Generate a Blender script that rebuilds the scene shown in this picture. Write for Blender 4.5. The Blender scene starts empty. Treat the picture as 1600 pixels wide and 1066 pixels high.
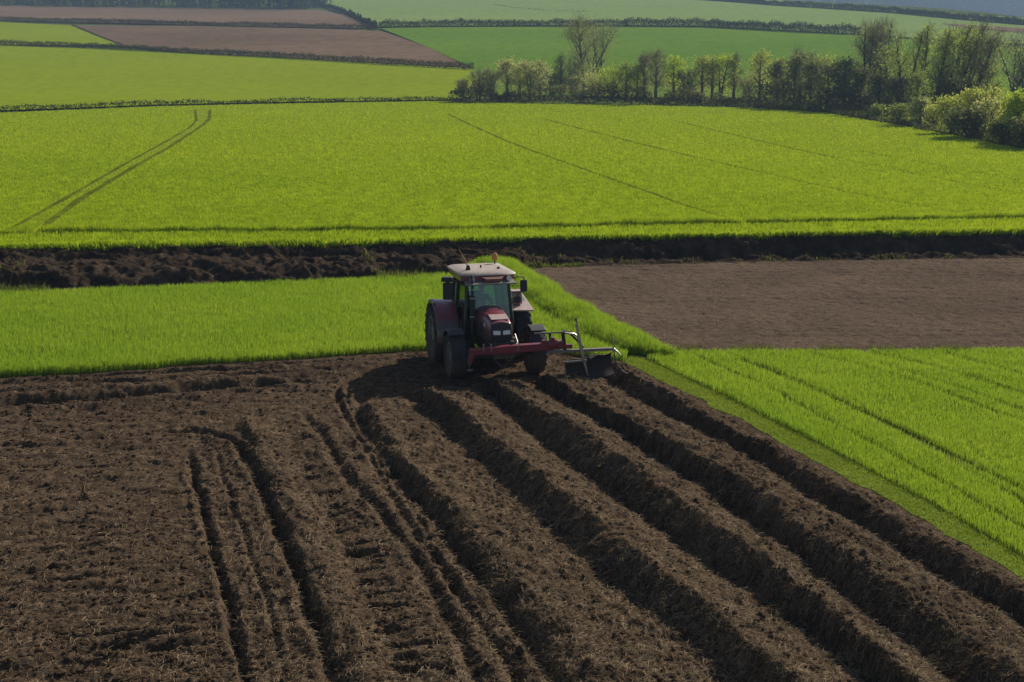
import bpy, bmesh, math, random
import numpy as np
from mathutils import Vector, Matrix
rng = np.random.default_rng(7)
random.seed(7)
R = math.radians
C = bpy.context.scene.collection
HAZE, SKY, SUN, EXPO = 0.00035, 0.072, 4.9, 0.33
scene = bpy.context.scene

# ------------------------------------------------------------------ view geometry (photo is 1600 x 1066)
CAMZ, PITCH, FPX = 9.0, R(12.49), 2000.0
FWD = np.array([0, math.cos(PITCH), -math.sin(PITCH)]); UPV = np.array([0, math.sin(PITCH), math.cos(PITCH)])
def ray(px, py):
    return np.array([(px - 800) / FPX, 0, 0]) + FWD - UPV * ((py - 533) / FPX)
def atz(px, py, z=0.0):
    d = ray(px, py); t = (z - CAMZ) / d[2]
    return np.array([d[0] * t, d[1] * t])
def sp(a, w):
    return w * np.logaddexp(0, np.asarray(a, float) / w)
SLOPE = 0.072
def H(x, y):
    x = np.asarray(x, float); y = np.asarray(y, float)
    z = 0.6 + SLOPE * sp(y - 245, 26)
    t = x / np.maximum(y, 1)
    yc = np.interp(t, [0.12, 0.21, 0.40, 0.7], [1500, 963, 660, 520])
    z = z - 0.125 * sp(y - yc, 22) + 0.20 * sp(y - 1500, 90)
    z = z + 0.9 * np.sin(x / 85 + 1.0) * np.clip((y - 260) / 250, 0, 1) + 0.7 * np.sin(y / 60 + x / 140) * np.clip((y - 300) / 250, 0, 1)
    return z
YS = np.concatenate([np.arange(55, 400, 0.5), np.arange(400, 3200, 2.0)])
def at(px, py):
    d = ray(px, py); t = YS / d[1]
    zz = CAMZ + d[2] * t; hh = H(d[0] * t, YS)
    k = np.nonzero(hh >= zz)[0]
    k = k[0] if len(k) else len(YS) - 1
    if k == 0: return np.array([d[0] * t[0], YS[0]])
    a = (zz - hh)[k - 1]; b = (zz - hh)[k]
    y = YS[k - 1] + (YS[k] - YS[k - 1]) * a / (a - b + 1e-9)
    return np.array([d[0] * y / d[1], y])
def scale_at(y, z=0):   # pixels of the photograph per metre at that place
    return FPX / (y * math.cos(PITCH) + (CAMZ - z) * math.sin(PITCH))

# ------------------------------------------------------------------ noise
def vnoise(x, y, seed=0):
    r = np.random.default_rng(seed).random((256, 256)).astype(np.float32)
    xi = np.floor(x).astype(np.int64); yi = np.floor(y).astype(np.int64)
    fx = x - xi; fy = y - yi
    fx = fx * fx * fx * (fx * (fx * 6 - 15) + 10); fy = fy * fy * fy * (fy * (fy * 6 - 15) + 10)
    a = r[xi & 255, yi & 255]; b = r[(xi + 1) & 255, yi & 255]; c = r[xi & 255, (yi + 1) & 255]; d = r[(xi + 1) & 255, (yi + 1) & 255]
    return ((a * (1 - fx) + b * fx) * (1 - fy) + (c * (1 - fx) + d * fx) * fy) * 2 - 1
def fbm(x, y, seed=0, n=4, gain=0.5):
    s = 0; a = 1.0
    for i in range(n):
        s = s + a * vnoise(x * 2 ** i + 17.3 * i, y * 2 ** i + 9.1 * i, seed + i); a *= gain
    return s
def seg_dist(x, y, pts):
    """distance to a polyline and arc length of the nearest point"""
    best = np.full(x.shape, 1e9); arc = np.zeros(x.shape); L = 0.0
    for (ax, ay), (bx, by) in zip(pts[:-1], pts[1:]):
        dx, dy = bx - ax, by - ay; l2 = dx * dx + dy * dy + 1e-12
        t = np.clip(((x - ax) * dx + (y - ay) * dy) / l2, 0, 1)
        d = np.hypot(x - ax - t * dx, y - ay - t * dy); m = d < best
        best = np.where(m, d, best); arc = np.where(m, L + t * math.sqrt(l2), arc); L += math.sqrt(l2)
    return best, arc, L
def inside(x, y, poly):
    c = np.zeros(x.shape, bool); n = len(poly)
    for i in range(n):
        x1, y1 = poly[i]; x2, y2 = poly[(i + 1) % n]
        if y1 == y2: continue
        m = ((y1 > y) != (y2 > y)) & (x < (x2 - x1) * (y - y1) / (y2 - y1) + x1)
        c ^= m
    return c

# ------------------------------------------------------------------ object helpers
def tag(o, label=None, cat=None, group=None, kind=None):
    if label: o['label'] = label
    if cat: o['category'] = cat
    if group: o['group'] = group
    if kind: o['kind'] = kind
    return o
def empty(name, loc=(0, 0, 0), rz=0, parent=None):
    o = bpy.data.objects.new(name, None); C.objects.link(o); o.location = loc; o.rotation_euler = (0, 0, rz)
    o.empty_display_size = 0.3
    if parent: o.parent = parent
    return o
def arrays(name, V, quads=None, tris=None, mats=(), parent=None, midx=None, smooth=False):
    V = np.asarray(V, np.float32).reshape(-1, 3)
    q = np.asarray(quads if quads is not None else [], np.int32).reshape(-1, 4); t = np.asarray(tris if tris is not None else [], np.int32).reshape(-1, 3)
    me = bpy.data.meshes.new(name); me.vertices.add(len(V)); me.vertices.foreach_set('co', V.ravel())
    nl = q.size + t.size; me.loops.add(nl); me.loops.foreach_set('vertex_index', np.concatenate([q.ravel(), t.ravel()]))
    npoly = len(q) + len(t); me.polygons.add(npoly)
    st = np.concatenate([np.arange(len(q)) * 4, q.size + np.arange(len(t)) * 3]).astype(np.int32)
    tot = np.concatenate([np.full(len(q), 4), np.full(len(t), 3)]).astype(np.int32)
    me.polygons.foreach_set('loop_start', st); me.polygons.foreach_set('loop_total', tot)
    for m in mats: me.materials.append(m)
    if midx is not None: me.polygons.foreach_set('material_index', np.asarray(midx, np.int32))
    me.polygons.foreach_set('use_smooth', np.full(npoly, smooth))
    me.update(calc_edges=True); me.validate()
    o = bpy.data.objects.new(name, me); C.objects.link(o)
    if parent: o.parent = parent
    return o

class MB:
    """collects shapes and links them as one mesh object"""
    def __init__(s): s.v = []; s.f = []
    def add(s, v, f):
        n = len(s.v); s.v += [tuple(p) for p in v]; s.f += [tuple(i + n for i in q) for q in f]; return s
    def box(s, c, d, rot=(0, 0, 0), taper=1.0):
        M = Matrix.Rotation(rot[2], 3, 'Z') @ Matrix.Rotation(rot[1], 3, 'Y') @ Matrix.Rotation(rot[0], 3, 'X'); v = []
        for z in (-1, 1):
            k = taper if z > 0 else 1
            for (x, y) in ((-1, -1), (1, -1), (1, 1), (-1, 1)):
                v.append(Vector(c) + M @ Vector((x * d[0] / 2 * k, y * d[1] / 2 * k, z * d[2] / 2)))
        return s.add(v, [(3, 2, 1, 0), (4, 5, 6, 7), (0, 1, 5, 4), (1, 2, 6, 5), (2, 3, 7, 6), (3, 0, 4, 7)])
    def tube(s, pts, r, n=8, caps=True):
        pts = [Vector(p) for p in pts]; rr = r if isinstance(r, (list, tuple)) else [r] * len(pts); v = []; f = []
        prev = None
        for i, p in enumerate(pts):
            t = (pts[min(i + 1, len(pts) - 1)] - pts[max(i - 1, 0)]).normalized()
            a = prev if prev is not None else (Vector((0, 0, 1)) if abs(t.z) < 0.9 else Vector((1, 0, 0)))
            a = (a - t * a.dot(t)).normalized(); b = t.cross(a); prev = a
            for k in range(n):
                w = 2 * math.pi * k / n; v.append(p + (a * math.cos(w) + b * math.sin(w)) * rr[i])
        for i in range(len(pts) - 1):
            for k in range(n):
                j = (k + 1) % n; f.append((i * n + k, i * n + j, (i + 1) * n + j, (i + 1) * n + k))
        if caps: f.append(tuple(range(n - 1, -1, -1))); f.append(tuple((len(pts) - 1) * n + k for k in range(n)))
        return s.add(v, f)
    def lathe_x(s, prof, c=(0, 0, 0), n=40, a0=0, a1=2 * math.pi):
        """profile of (x, r) turned about the x axis through c"""
        full = abs(a1 - a0 - 2 * math.pi) < 1e-6; m = n if full else n + 1; v = []; f = []; P = len(prof)
        for k in range(m):
            w = a0 + (a1 - a0) * k / n
            for (x, r) in prof: v.append((c[0] + x, c[1] + r * math.cos(w), c[2] + r * math.sin(w)))
        for k in range(n):
            j = (k + 1) % m
            for i in range(P - 1): f.append((k * P + i, k * P + i + 1, j * P + i + 1, j * P + i))
        return s.add(v, f)
    def loft(s, rings):
        n = len(rings[0]); v = [p for r in rings for p in r]; f = []
        for i in range(len(rings) - 1):
            for k in range(n):
                j = (k + 1) % n; f.append((i * n + k, i * n + j, (i + 1) * n + j, (i + 1) * n + k))
        f.append(tuple(range(n - 1, -1, -1))); f.append(tuple((len(rings) - 1) * n + k for k in range(n)))
        return s.add(v, f)
    def ball(s, c, r, n=12, sq=(1, 1, 1)):
        v = []; f = []; m = n // 2
        for i in range(m + 1):
            a = math.pi * i / m
            for k in range(n):
                w = 2 * math.pi * k / n; v.append((c[0] + r * sq[0] * math.sin(a) * math.cos(w), c[1] + r * sq[1] * math.sin(a) * math.sin(w), c[2] + r * sq[2] * math.cos(a)))
        for i in range(m):
            for k in range(n): j = (k + 1) % n; f.append((i * n + k, (i + 1) * n + k, (i + 1) * n + j, i * n + j))
        return s.add(v, f)
    def build(s, name, mat, parent=None, bevel=0, smooth=False, seg=2):
        me = bpy.data.meshes.new(name); me.from_pydata(s.v, [], s.f); me.materials.append(mat)
        b = bmesh.new(); b.from_mesh(me); bmesh.ops.remove_doubles(b, verts=b.verts, dist=1e-5); bmesh.ops.recalc_face_normals(b, faces=b.faces); b.to_mesh(me); b.free()
        o = bpy.data.objects.new(name, me); C.objects.link(o)
        if parent: o.parent = parent
        if bevel:
            m = o.modifiers.new('bevel', 'BEVEL'); m.width = bevel; m.segments = seg; m.limit_method = 'ANGLE'; m.angle_limit = R(35)
        if smooth:
            for p in me.polygons: p.use_smooth = True
            me.set_sharp_from_angle(angle=R(38))
        return o

# ------------------------------------------------------------------ materials
def mk(name):
    m = bpy.data.materials.new(name); m.use_nodes = True; nt = m.node_tree; nt.nodes.clear()
    out = nt.nodes.new('ShaderNodeOutputMaterial'); return m, nt, out
def L(nt, a, b): nt.links.new(a, b)
def noise_node(nt, scale, detail=4, rough=0.55, vec=None, stretch=None):
    n = nt.nodes.new('ShaderNodeTexNoise'); n.inputs['Scale'].default_value = scale; n.inputs['Detail'].default_value = detail; n.inputs['Roughness'].default_value = rough
    tc = nt.nodes.new('ShaderNodeTexCoord'); src = tc.outputs['Object']
    if stretch:
        mp = nt.nodes.new('ShaderNodeMapping'); mp.inputs['Scale'].default_value = stretch[:3]
        if len(stretch) > 3: mp.inputs['Rotation'].default_value = (0, 0, stretch[3])
        L(nt, src, mp.inputs['Vector']); src = mp.outputs['Vector']
    L(nt, src, n.inputs['Vector']); return n
def ramp(nt, fac, stops):
    r = nt.nodes.new('ShaderNodeValToRGB'); e = r.color_ramp.elements
    while len(e) < len(stops): e.new(0.5)
    for i, (p, c) in enumerate(stops): e[i].position = p; e[i].color = (*c, 1)
    L(nt, fac, r.inputs['Fac']); return r
def mixc(nt, fac, a, b, mode='MIX'):
    m = nt.nodes.new('ShaderNodeMix'); m.data_type = 'RGBA'; m.blend_type = mode
    if isinstance(fac, float): m.inputs[0].default_value = fac
    else: L(nt, fac, m.inputs[0])
    for s, k in ((a, 6), (b, 7)):
        if isinstance(s, tuple): m.inputs[k].default_value = (*s, 1)
        else: L(nt, s, m.inputs[k])
    return m.outputs[2]
def bumpn(nt, h, strength, dist=0.05):
    b = nt.nodes.new('ShaderNodeBump'); b.inputs['Strength'].default_value = strength; b.inputs['Distance'].default_value = dist; L(nt, h, b.inputs['Height']); return b
def paint(name, col, rough=0.5, metal=0.0, coat=0.0, var=0.15, dirt=0.25, scale=6.0, spec=0.5, mud=0):
    """painted, rubber or metal surface with uneven tone and dusty wear"""
    m, nt, out = mk(name); p = nt.nodes.new('ShaderNodeBsdfPrincipled'); p.inputs['Metallic'].default_value = metal; p.inputs['Coat Weight'].default_value = coat; p.inputs['Coat Roughness'].default_value = 0.15
    p.inputs['Specular IOR Level'].default_value = spec
    n = noise_node(nt, scale, 6, 0.6); n2 = noise_node(nt, scale * 5, 4, 0.6)
    lo = tuple(c * (1 - var) for c in col); hi = tuple(min(1, c * (1 + var)) for c in col)
    r = ramp(nt, n.outputs['Fac'], [(0.3, lo), (0.7, hi)])
    dm = ramp(nt, n2.outputs['Fac'], [(0.48, (0, 0, 0)), (0.75, (dirt,) * 3)])
    c = mixc(nt, dm.outputs['Color'], r.outputs['Color'], (0.13, 0.10, 0.075))
    if mud:      # splashed mud, thicker lower down, in blotches of its own
        tc = nt.nodes.new('ShaderNodeTexCoord'); sx = nt.nodes.new('ShaderNodeSeparateXYZ'); L(nt, tc.outputs['Object'], sx.inputs[0]); mz = nt.nodes.new('ShaderNodeMapRange'); mz.inputs['From Min'].default_value = mud; mz.inputs['From Max'].default_value = mud - 0.9; L(nt, sx.outputs['Z'], mz.inputs['Value'])
        n3 = noise_node(nt, 7, 6, 0.7); ad = nt.nodes.new('ShaderNodeMath'); ad.operation = 'ADD'; L(nt, mz.outputs['Result'], ad.inputs[0]); L(nt, n3.outputs['Fac'], ad.inputs[1]); mr = ramp(nt, ad.outputs[0], [(0.72, (0, 0, 0)), (1.0, (0.85,) * 3)]); c = mixc(nt, mr.outputs['Color'], c, (0.085, 0.062, 0.044))
    L(nt, c, p.inputs['Base Color'])
    rr = nt.nodes.new('ShaderNodeMapRange'); rr.inputs['To Min'].default_value = max(0.05, rough - 0.08); rr.inputs['To Max'].default_value = min(1, rough + 0.15); L(nt, n2.outputs['Fac'], rr.inputs['Value']); L(nt, rr.outputs['Result'], p.inputs['Roughness'])
    L(nt, p.outputs['BSDF'], out.inputs['Surface']); return m
def soil_mat(name, dark, mid, light, scale=3.0, bump=0.6, stretch=None, big=0.25, spec=0.0):
    m, nt, out = mk(name); p = nt.nodes.new('ShaderNodeBsdfPrincipled'); p.inputs['Roughness'].default_value = 1.0; p.inputs['Specular IOR Level'].default_value = spec
    n1 = noise_node(nt, scale, 8, 0.68, stretch=stretch); n2 = noise_node(nt, scale * 9, 6, 0.7, stretch=stretch); n3 = noise_node(nt, big, 3, 0.5)
    r = ramp(nt, n1.outputs['Fac'], [(0.30, dark), (0.5, mid), (0.72, light)])
    r2 = ramp(nt, n2.outputs['Fac'], [(0.3, (0.55,) * 3), (0.7, (1.35,) * 3)]); c = mixc(nt, 1.0, r.outputs['Color'], r2.outputs['Color'], 'MULTIPLY')
    r3 = ramp(nt, n3.outputs['Fac'], [(0.3, (0.82, 0.80, 0.80)), (0.7, (1.15, 1.12, 1.08))]); c = mixc(nt, 1.0, c, r3.outputs['Color'], 'MULTIPLY')
    L(nt, c, p.inputs['Base Color'])
    ad = nt.nodes.new('ShaderNodeMath'); ad.operation = 'MULTIPLY_ADD'; L(nt, n2.outputs['Fac'], ad.inputs[0]); ad.inputs[1].default_value = 0.5; L(nt, n1.outputs['Fac'], ad.inputs[2])
    b = bumpn(nt, ad.outputs[0], bump, 0.12); L(nt, b.outputs['Normal'], p.inputs['Normal']); L(nt, p.outputs['BSDF'], out.inputs['Surface']); return m
def turf_mat(name, a, b, scale=0.12, fine=4.0, stretch=None, bump=0.3):
    """closed crop or grass seen from afar"""
    m, nt, out = mk(name); p = nt.nodes.new('ShaderNodeBsdfPrincipled'); p.inputs['Roughness'].default_value = 1.0; p.inputs['Specular IOR Level'].default_value = 0.0
    n1 = noise_node(nt, scale, 5, 0.6, stretch=stretch); n2 = noise_node(nt, fine, 5, 0.7, stretch=(1, 0.35, 1))
    r = ramp(nt, n1.outputs['Fac'], [(0.3, a), (0.7, b)]); r2 = ramp(nt, n2.outputs['Fac'], [(0.25, (0.78, 0.80, 0.75)), (0.75, (1.18, 1.16, 1.2))])
    c = mixc(nt, 1.0, r.outputs['Color'], r2.outputs['Color'], 'MULTIPLY'); L(nt, c, p.inputs['Base Color'])
    bb = bumpn(nt, n2.outputs['Fac'], bump, 0.1); L(nt, bb.outputs['Normal'], p.inputs['Normal']); L(nt, p.outputs['BSDF'], out.inputs['Surface']); return m
def leaf_mat(name, a, b, trans=0.5, tcol=None, scale=0.6, fine=7.0):
    """thin leaf or blade: part reflects, part lets light through"""
    m, nt, out = mk(name); n1 = noise_node(nt, scale, 4, 0.6); n2 = noise_node(nt, fine, 2, 0.5)
    r = ramp(nt, n1.outputs['Fac'], [(0.3, a), (0.7, b)]); r2 = ramp(nt, n2.outputs['Fac'], [(0.25, (0.7, 0.74, 0.65)), (0.75, (1.25, 1.2, 1.3))])
    c = mixc(nt, 1.0, r.outputs['Color'], r2.outputs['Color'], 'MULTIPLY')
    d = nt.nodes.new('ShaderNodeBsdfDiffuse'); t = nt.nodes.new('ShaderNodeBsdfTranslucent'); mx = nt.nodes.new('ShaderNodeMixShader'); mx.inputs[0].default_value = trans
    L(nt, c, d.inputs['Color'])
    tc = mixc(nt, 1.0, c, tcol if tcol else (1.1, 1.15, 0.6), 'MULTIPLY'); L(nt, tc, t.inputs['Color'])
    L(nt, d.outputs[0], mx.inputs[1]); L(nt, t.outputs[0], mx.inputs[2]); L(nt, mx.outputs[0], out.inputs['Surface']); return m
def bark_mat(name, col):
    m, nt, out = mk(name); p = nt.nodes.new('ShaderNodeBsdfPrincipled'); p.inputs['Roughness'].default_value = 0.9; p.inputs['Specular IOR Level'].default_value = 0.15
    n = noise_node(nt, 5, 5, 0.65, stretch=(1, 1, 0.25)); r = ramp(nt, n.outputs['Fac'], [(0.3, tuple(c * 0.6 for c in col)), (0.7, tuple(c * 1.3 for c in col))])
    L(nt, r.outputs['Color'], p.inputs['Base Color']); b = bumpn(nt, n.outputs['Fac'], 0.4, 0.05); L(nt, b.outputs['Normal'], p.inputs['Normal']); L(nt, p.outputs['BSDF'], out.inputs['Surface']); return m

M_soil = soil_mat('ploughed soil', (0.042, 0.0290, 0.0190), (0.091, 0.064, 0.042), (0.168, 0.121, 0.079), 3.2, 0.75)
M_clod = soil_mat('soil clod', (0.040, 0.027, 0.017), (0.078, 0.054, 0.033), (0.13, 0.092, 0.057), 6.0, 0.5)
M_straw = leaf_mat('dry root fibre', (0.19, 0.138, 0.084), (0.42, 0.315, 0.195), 0.25, (1, 0.95, 0.85), 1.5, 30)
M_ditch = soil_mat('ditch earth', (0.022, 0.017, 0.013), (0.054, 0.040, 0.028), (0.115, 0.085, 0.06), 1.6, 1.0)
M_brown = soil_mat('harrowed soil', (0.098, 0.071, 0.051), (0.136, 0.100, 0.073), (0.178, 0.132, 0.098), 3.5, 0.8, stretch=(0.75, 1.3, 1))
M_farbrown = soil_mat('distant bare soil', (0.145, 0.098, 0.064), (0.172, 0.118, 0.078), (0.20, 0.14, 0.094), 0.08, 0.1, stretch=(0.4, 1, 1), big=0.01)
M_ground = turf_mat('rough ground', (0.06, 0.085, 0.025), (0.09, 0.12, 0.035), 0.05, 1.0)
M_turf = turf_mat('crop floor', (0.060, 0.072, 0.016), (0.085, 0.10, 0.02), 0.5, 5.0)
M_farturf = turf_mat('far crop', (0.185, 0.24, 0.006), (0.21, 0.262, 0.008), 0.035, 1.6, stretch=(1, 0.3, 1))
M_hill1 = turf_mat('hill crop bright', (0.19, 0.248, 0.009), (0.215, 0.272, 0.011), 0.02, 0.5, stretch=(0.5, 1, 1), bump=0.1)
M_hill2 = turf_mat('hill crop green', (0.095, 0.185, 0.018), (0.13, 0.215, 0.020), 0.012, 0.4, stretch=(0.6, 1, 1), bump=0.1)
M_hill3 = turf_mat('hill crop pale', (0.18, 0.25, 0.07), (0.205, 0.275, 0.08), 0.008, 0.3, stretch=(0.6, 1, 1), bump=0.1)
M_path = turf_mat('short verge', (0.12, 0.175, 0.025), (0.155, 0.205, 0.035), 0.8, 9.0)
M_scrub = turf_mat('rough scrub ground', (0.055, 0.075, 0.025), (0.105, 0.135, 0.04), 0.25, 2.0)
M_track = turf_mat('trodden wheel track', (0.165, 0.215, 0.014), (0.20, 0.245, 0.018), 0.7, 5.0)
M_rut = soil_mat('bare wheel line', (0.058, 0.080, 0.008), (0.095, 0.126, 0.010), (0.14, 0.18, 0.012), 1.0, 0.2)
M_blade = leaf_mat('crop blade', (0.255, 0.385, 0.036), (0.335, 0.44, 0.048), 0.42, (1.2, 1.2, 0.8), 0.25, 9)
M_bladefar = leaf_mat('crop blade distant', (0.285, 0.395, 0.020), (0.35, 0.455, 0.025), 0.45, (1.2, 1.15, 0.8), 0.05, 1.2)
M_short = leaf_mat('verge blade', (0.19, 0.24, 0.03), (0.24, 0.28, 0.04), 0.45, None, 0.8, 9)
M_weed = leaf_mat('weed leaf', (0.11, 0.13, 0.04), (0.18, 0.19, 0.065), 0.4)
M_scrubtwig = leaf_mat('pale scrub twig', (0.26, 0.25, 0.14), (0.36, 0.345, 0.20), 0.55, None, 0.2, 1.5)
M_hedge = leaf_mat('hedge twig', (0.038, 0.044, 0.026), (0.068, 0.074, 0.038), 0.25, None, 0.12, 1.0)
M_wood = leaf_mat('wood twig', (0.035, 0.042, 0.030), (0.055, 0.062, 0.042), 0.2, None, 0.02, 0.4)
M_under = leaf_mat('undergrowth twig', (0.08, 0.08, 0.055), (0.15, 0.145, 0.09), 0.45, None, 0.15, 1.2)
LEAF = {
    'bare': leaf_mat('grey budding twig', (0.28, 0.275, 0.14), (0.38, 0.37, 0.19), 0.55, None, 0.3, 1.5),
    'bud': leaf_mat('fresh yellow leaf', (0.34, 0.37, 0.10), (0.46, 0.46, 0.15), 0.55, None, 0.3, 1.5),
    'cream': leaf_mat('pale spring blossom leaf', (0.40, 0.41, 0.17), (0.52, 0.51, 0.22), 0.55, (1.05, 1.08, 0.8), 0.3, 1.5),
    'lime': leaf_mat('bright lime leaf', (0.33, 0.41, 0.06), (0.43, 0.50, 0.08), 0.55, None, 0.3, 1.5),
    'green': leaf_mat('young green leaf', (0.24, 0.29, 0.10), (0.34, 0.39, 0.135), 0.55, None, 0.3, 1.5),
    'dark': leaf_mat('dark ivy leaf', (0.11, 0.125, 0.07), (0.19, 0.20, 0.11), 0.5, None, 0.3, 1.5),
}
M_twig = bark_mat('fine twig', (0.26, 0.245, 0.17)); M_bark = bark_mat('grey bark', (0.075, 0.065, 0.055)); M_barkpale = bark_mat('pale bark', (0.14, 0.125, 0.10))

# ------------------------------------------------------------------ near field outlines (world metres)
def W(pts, z=0.0): return [tuple(atz(px, py, z)) for px, py in pts]
ditch_near = W([(-250, 473), (0, 461), (200, 455), (450, 446), (700, 434), (800, 420), (1100, 411), (1600, 403), (1900, 399)])
ditch_far = W([(-250, 387), (0, 386), (250, 382), (500, 380), (800, 374), (1100, 369), (1600, 361), (1900, 358)], 0.6)
soil_edge_left = [(-250, 603), (0, 591), (150, 582), (300, 571), (450, 562), (600, 552), (700, 546), (850, 549), (930, 560), (976, 566)]
soil_edge_right = [(976, 566), (1130, 643), (1300, 735), (1450, 820), (1600, 905), (1800, 1018), (1900, 1075)]
strip_left = [(742, 413), (768, 430), (798, 455), (852, 492), (918, 530), (972, 552)]
def xline(pts, z=0.0):
    """x as a function of y from pixel points running away to near"""
    w = np.array(sorted([tuple(atz(a, b, z)) for a, b in pts], key=lambda p: p[1]))
    ys, xs = w[:, 1], w[:, 0]
    def f(y):
        r = np.interp(y, ys, xs)
        s0 = (xs[1] - xs[0]) / (ys[1] - ys[0]); s1 = (xs[-1] - xs[-2]) / (ys[-1] - ys[-2])
        r = np.where(y < ys[0], xs[0] + (y - ys[0]) * s0, r); return np.where(y > ys[-1], xs[-1] + (y - ys[-1]) * s1, r)
    return f

# ------------------------------------------------------------------ ploughed field
def ragged(pts, step, amp, seed):
    w = np.array(pts); d = np.concatenate([[0], np.cumsum(np.hypot(*np.diff(w, axis=0).T))]); t = np.linspace(0, d[-1], int(d[-1] / step)); x = np.interp(t, d, w[:, 0]); y = np.interp(t, d, w[:, 1]); e = np.clip(np.minimum(t, d[-1] - t) / 0.5, 0, 1)
    return [(a, b) for a, b in zip(x + amp * e * fbm(t * 1.1, 0 * t, seed, 3), y + amp * e * fbm(t * 1.1, 0 * t + 9, seed + 3, 3))]
EDGE_L = ragged(W(soil_edge_left), 0.3, 0.10, 301); EDGE_R = ragged(W(soil_edge_right), 0.3, 0.11, 311)
PLOUGH = [(-26, 14.0)] + [EDGE_L[0]] + EDGE_L[1:] + EDGE_R[1:] + [(20, 14.0)]
lines = [   # (pixel points, height of the line, height used when mapping the pixels)
    ([(972, 566), (1256, 716), (1600, 903)], 0.02, 0),
    ([(960, 570), (1256, 731), (1600, 934)], 0.13, 0.1),
    ([(938, 588), (960, 604), (1157, 706), (1384, 858), (1600, 981)], -0.29, -0.25),
    ([(900, 592), (1060, 670), (1260, 792), (1600, 1008)], 0.20, 0.15),
    ([(851, 592), (958, 642), (1157, 744), (1355, 886), (1600, 1048)], 0.31, 0.31),
    ([(828, 595), (842, 605), (968, 680), (1108, 768), (1276, 900), (1483, 1066)], -0.24, -0.2),
    ([(800, 592), (930, 672), (1080, 772), (1276, 910), (1460, 1066)], 0.12, 0.1),
    ([(766, 592), (850, 638), (903, 670), (960, 708), (1059, 775), (1276, 925), (1420, 1050)], 0.33, 0.33),
    ([(752, 604), (842, 690), (927, 757), (1022, 820), (1098, 872), (1266, 990), (1365, 1070)], -0.22, -0.2),
    ([(720, 606), (810, 690), (910, 768), (1000, 838), (1250, 1030)], 0.08, 0.05),
    ([(668, 604), (766, 676), (880, 764), (1003, 862), (1100, 938), (1236, 1056)], 0.30, 0.30),
    ([(650, 618), (666, 636), (737, 712), (832, 795), (927, 890), (1100, 1022), (1150, 1066)], -0.19, -0.17),
    ([(628, 630), (690, 706), (790, 800), (880, 895), (1050, 1035)], -0.02, 0),
    ([(600, 640), (650, 700), (760, 800), (860, 905), (1000, 1040)], 0.05, 0),
    ([(574, 650), (600, 690), (690, 775), (800, 890), (930, 1035)], 0.20, 0.15),
    ([(560, 650), (588, 695), (625, 735), (680, 800), (760, 905), (872, 1066)], -0.02, 0),
    ([(520, 690), (560, 780), (640, 900), (740, 1066)], 0.0, 0),
    ([(455, 690), (520, 820), (575, 940), (640, 1066)], 0.0, 0),
    ([(405, 690), (445, 760), (492, 850), (532, 940), (585, 1066)], 0.22, 0.2),
    ([(384, 700), (412, 760), (450, 850), (485, 940), (532, 1066)], 0.06, 0),
    ([(340, 700), (365, 770), (398, 850), (425, 930), (462, 1066)], 0.05, 0),
    ([(300, 700), (330, 850), (368, 980), (390, 1066)], 0.0, 0),
]
LX = [(xline(p, zm), h) for p, h, zm in lines]
def G(pts, w, d, fade=1.2): return (W(pts), w, d, fade)
grooves = [
    G([(225, 676), (306, 675), (345, 682), (370, 697), (395, 737), (429, 816), (459, 885), (488, 964), (523, 1066), (540, 1110)], 0.11, 0.27, 2.0),
    G([(293, 700), (300, 730), (311, 777), (340, 885), (365, 974), (385, 1066), (395, 1110)], 0.085, 0.22, 1.5),
    G([(318, 690), (338, 708), (355, 767), (385, 846), (410, 925), (429, 984), (447, 1066), (455, 1110)], 0.055, 0.085, 1.5),
    G([(600, 603), (570, 618), (557, 636), (575, 668), (609, 707), (619, 736), (642, 769), (676, 807), (718, 868), (756, 911), (804, 963), (832, 1011), (872, 1066), (890, 1110)], 0.15, 0.22),
    G([(690, 556), (623, 565), (562, 584), (526, 605), (528, 628), (562, 683), (590, 726), (614, 778), (642, 826), (676, 868), (699, 902), (747, 963), (785, 1016), (813, 1066), (830, 1110)], 0.10, 0.16),
    G([(470, 640), (500, 674), (533, 731), (595, 800), (647, 869), (671, 902), (714, 987), (747, 1063), (765, 1110)], 0.12, 0.17),
    G([(575, 596), (545, 607), (541, 630), (570, 675), (605, 735), (630, 775), (665, 830), (730, 905), (770, 970), (840, 1066)], 0.06, 0.10),
    G([(-250, 652), (0, 635), (187, 620), (345, 604), (440, 598), (530, 592)], 0.34, 0.75, 2),
    G([(-250, 626), (0, 612), (300, 590), (520, 578), (620, 562)], 0.16, 0.30, 2),
    G([(-250, 606), (0, 597), (300, 578), (600, 558)], 0.13, 0.25, 2),
    G([(-100, 818), (0, 807), (108, 797), (180, 792)], 0.07, 0.13), G([(20, 910), (99, 872), (187, 863)], 0.07, 0.15), G([(-60, 1068), (0, 1048), (168, 1009), (280, 990), (358, 979)], 0.09, 0.20),
    G([(60, 1066), (150, 1038), (250, 1013), (358, 1000)], 0.09, 0.20), G([(150, 772), (290, 760)], 0.06, 0.09), G([(0, 738), (70, 728)], 0.06, 0.11), G([(230, 725), (270, 722)], 0.05, 0.08), G([(60, 697), (230, 676)], 0.05, 0.06),
]
for i in range(16):   # long scrapes across the left part
    v = 668 + i * 25 + random.uniform(-8, 8); a = random.uniform(-120, 120); b = a + random.uniform(60, 190); b = min(b, 285 + (v - 700) * 0.25); sl_ = random.uniform(0.06, 0.14)
    grooves.append(G([(a, v + 3), ((a + b) / 2, v - (b - a) * sl_ / 2 + random.uniform(-2, 2)), (b, v - (b - a) * sl_)], random.uniform(0.05, 0.08), random.uniform(0.09, 0.15), 0.5))
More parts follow.
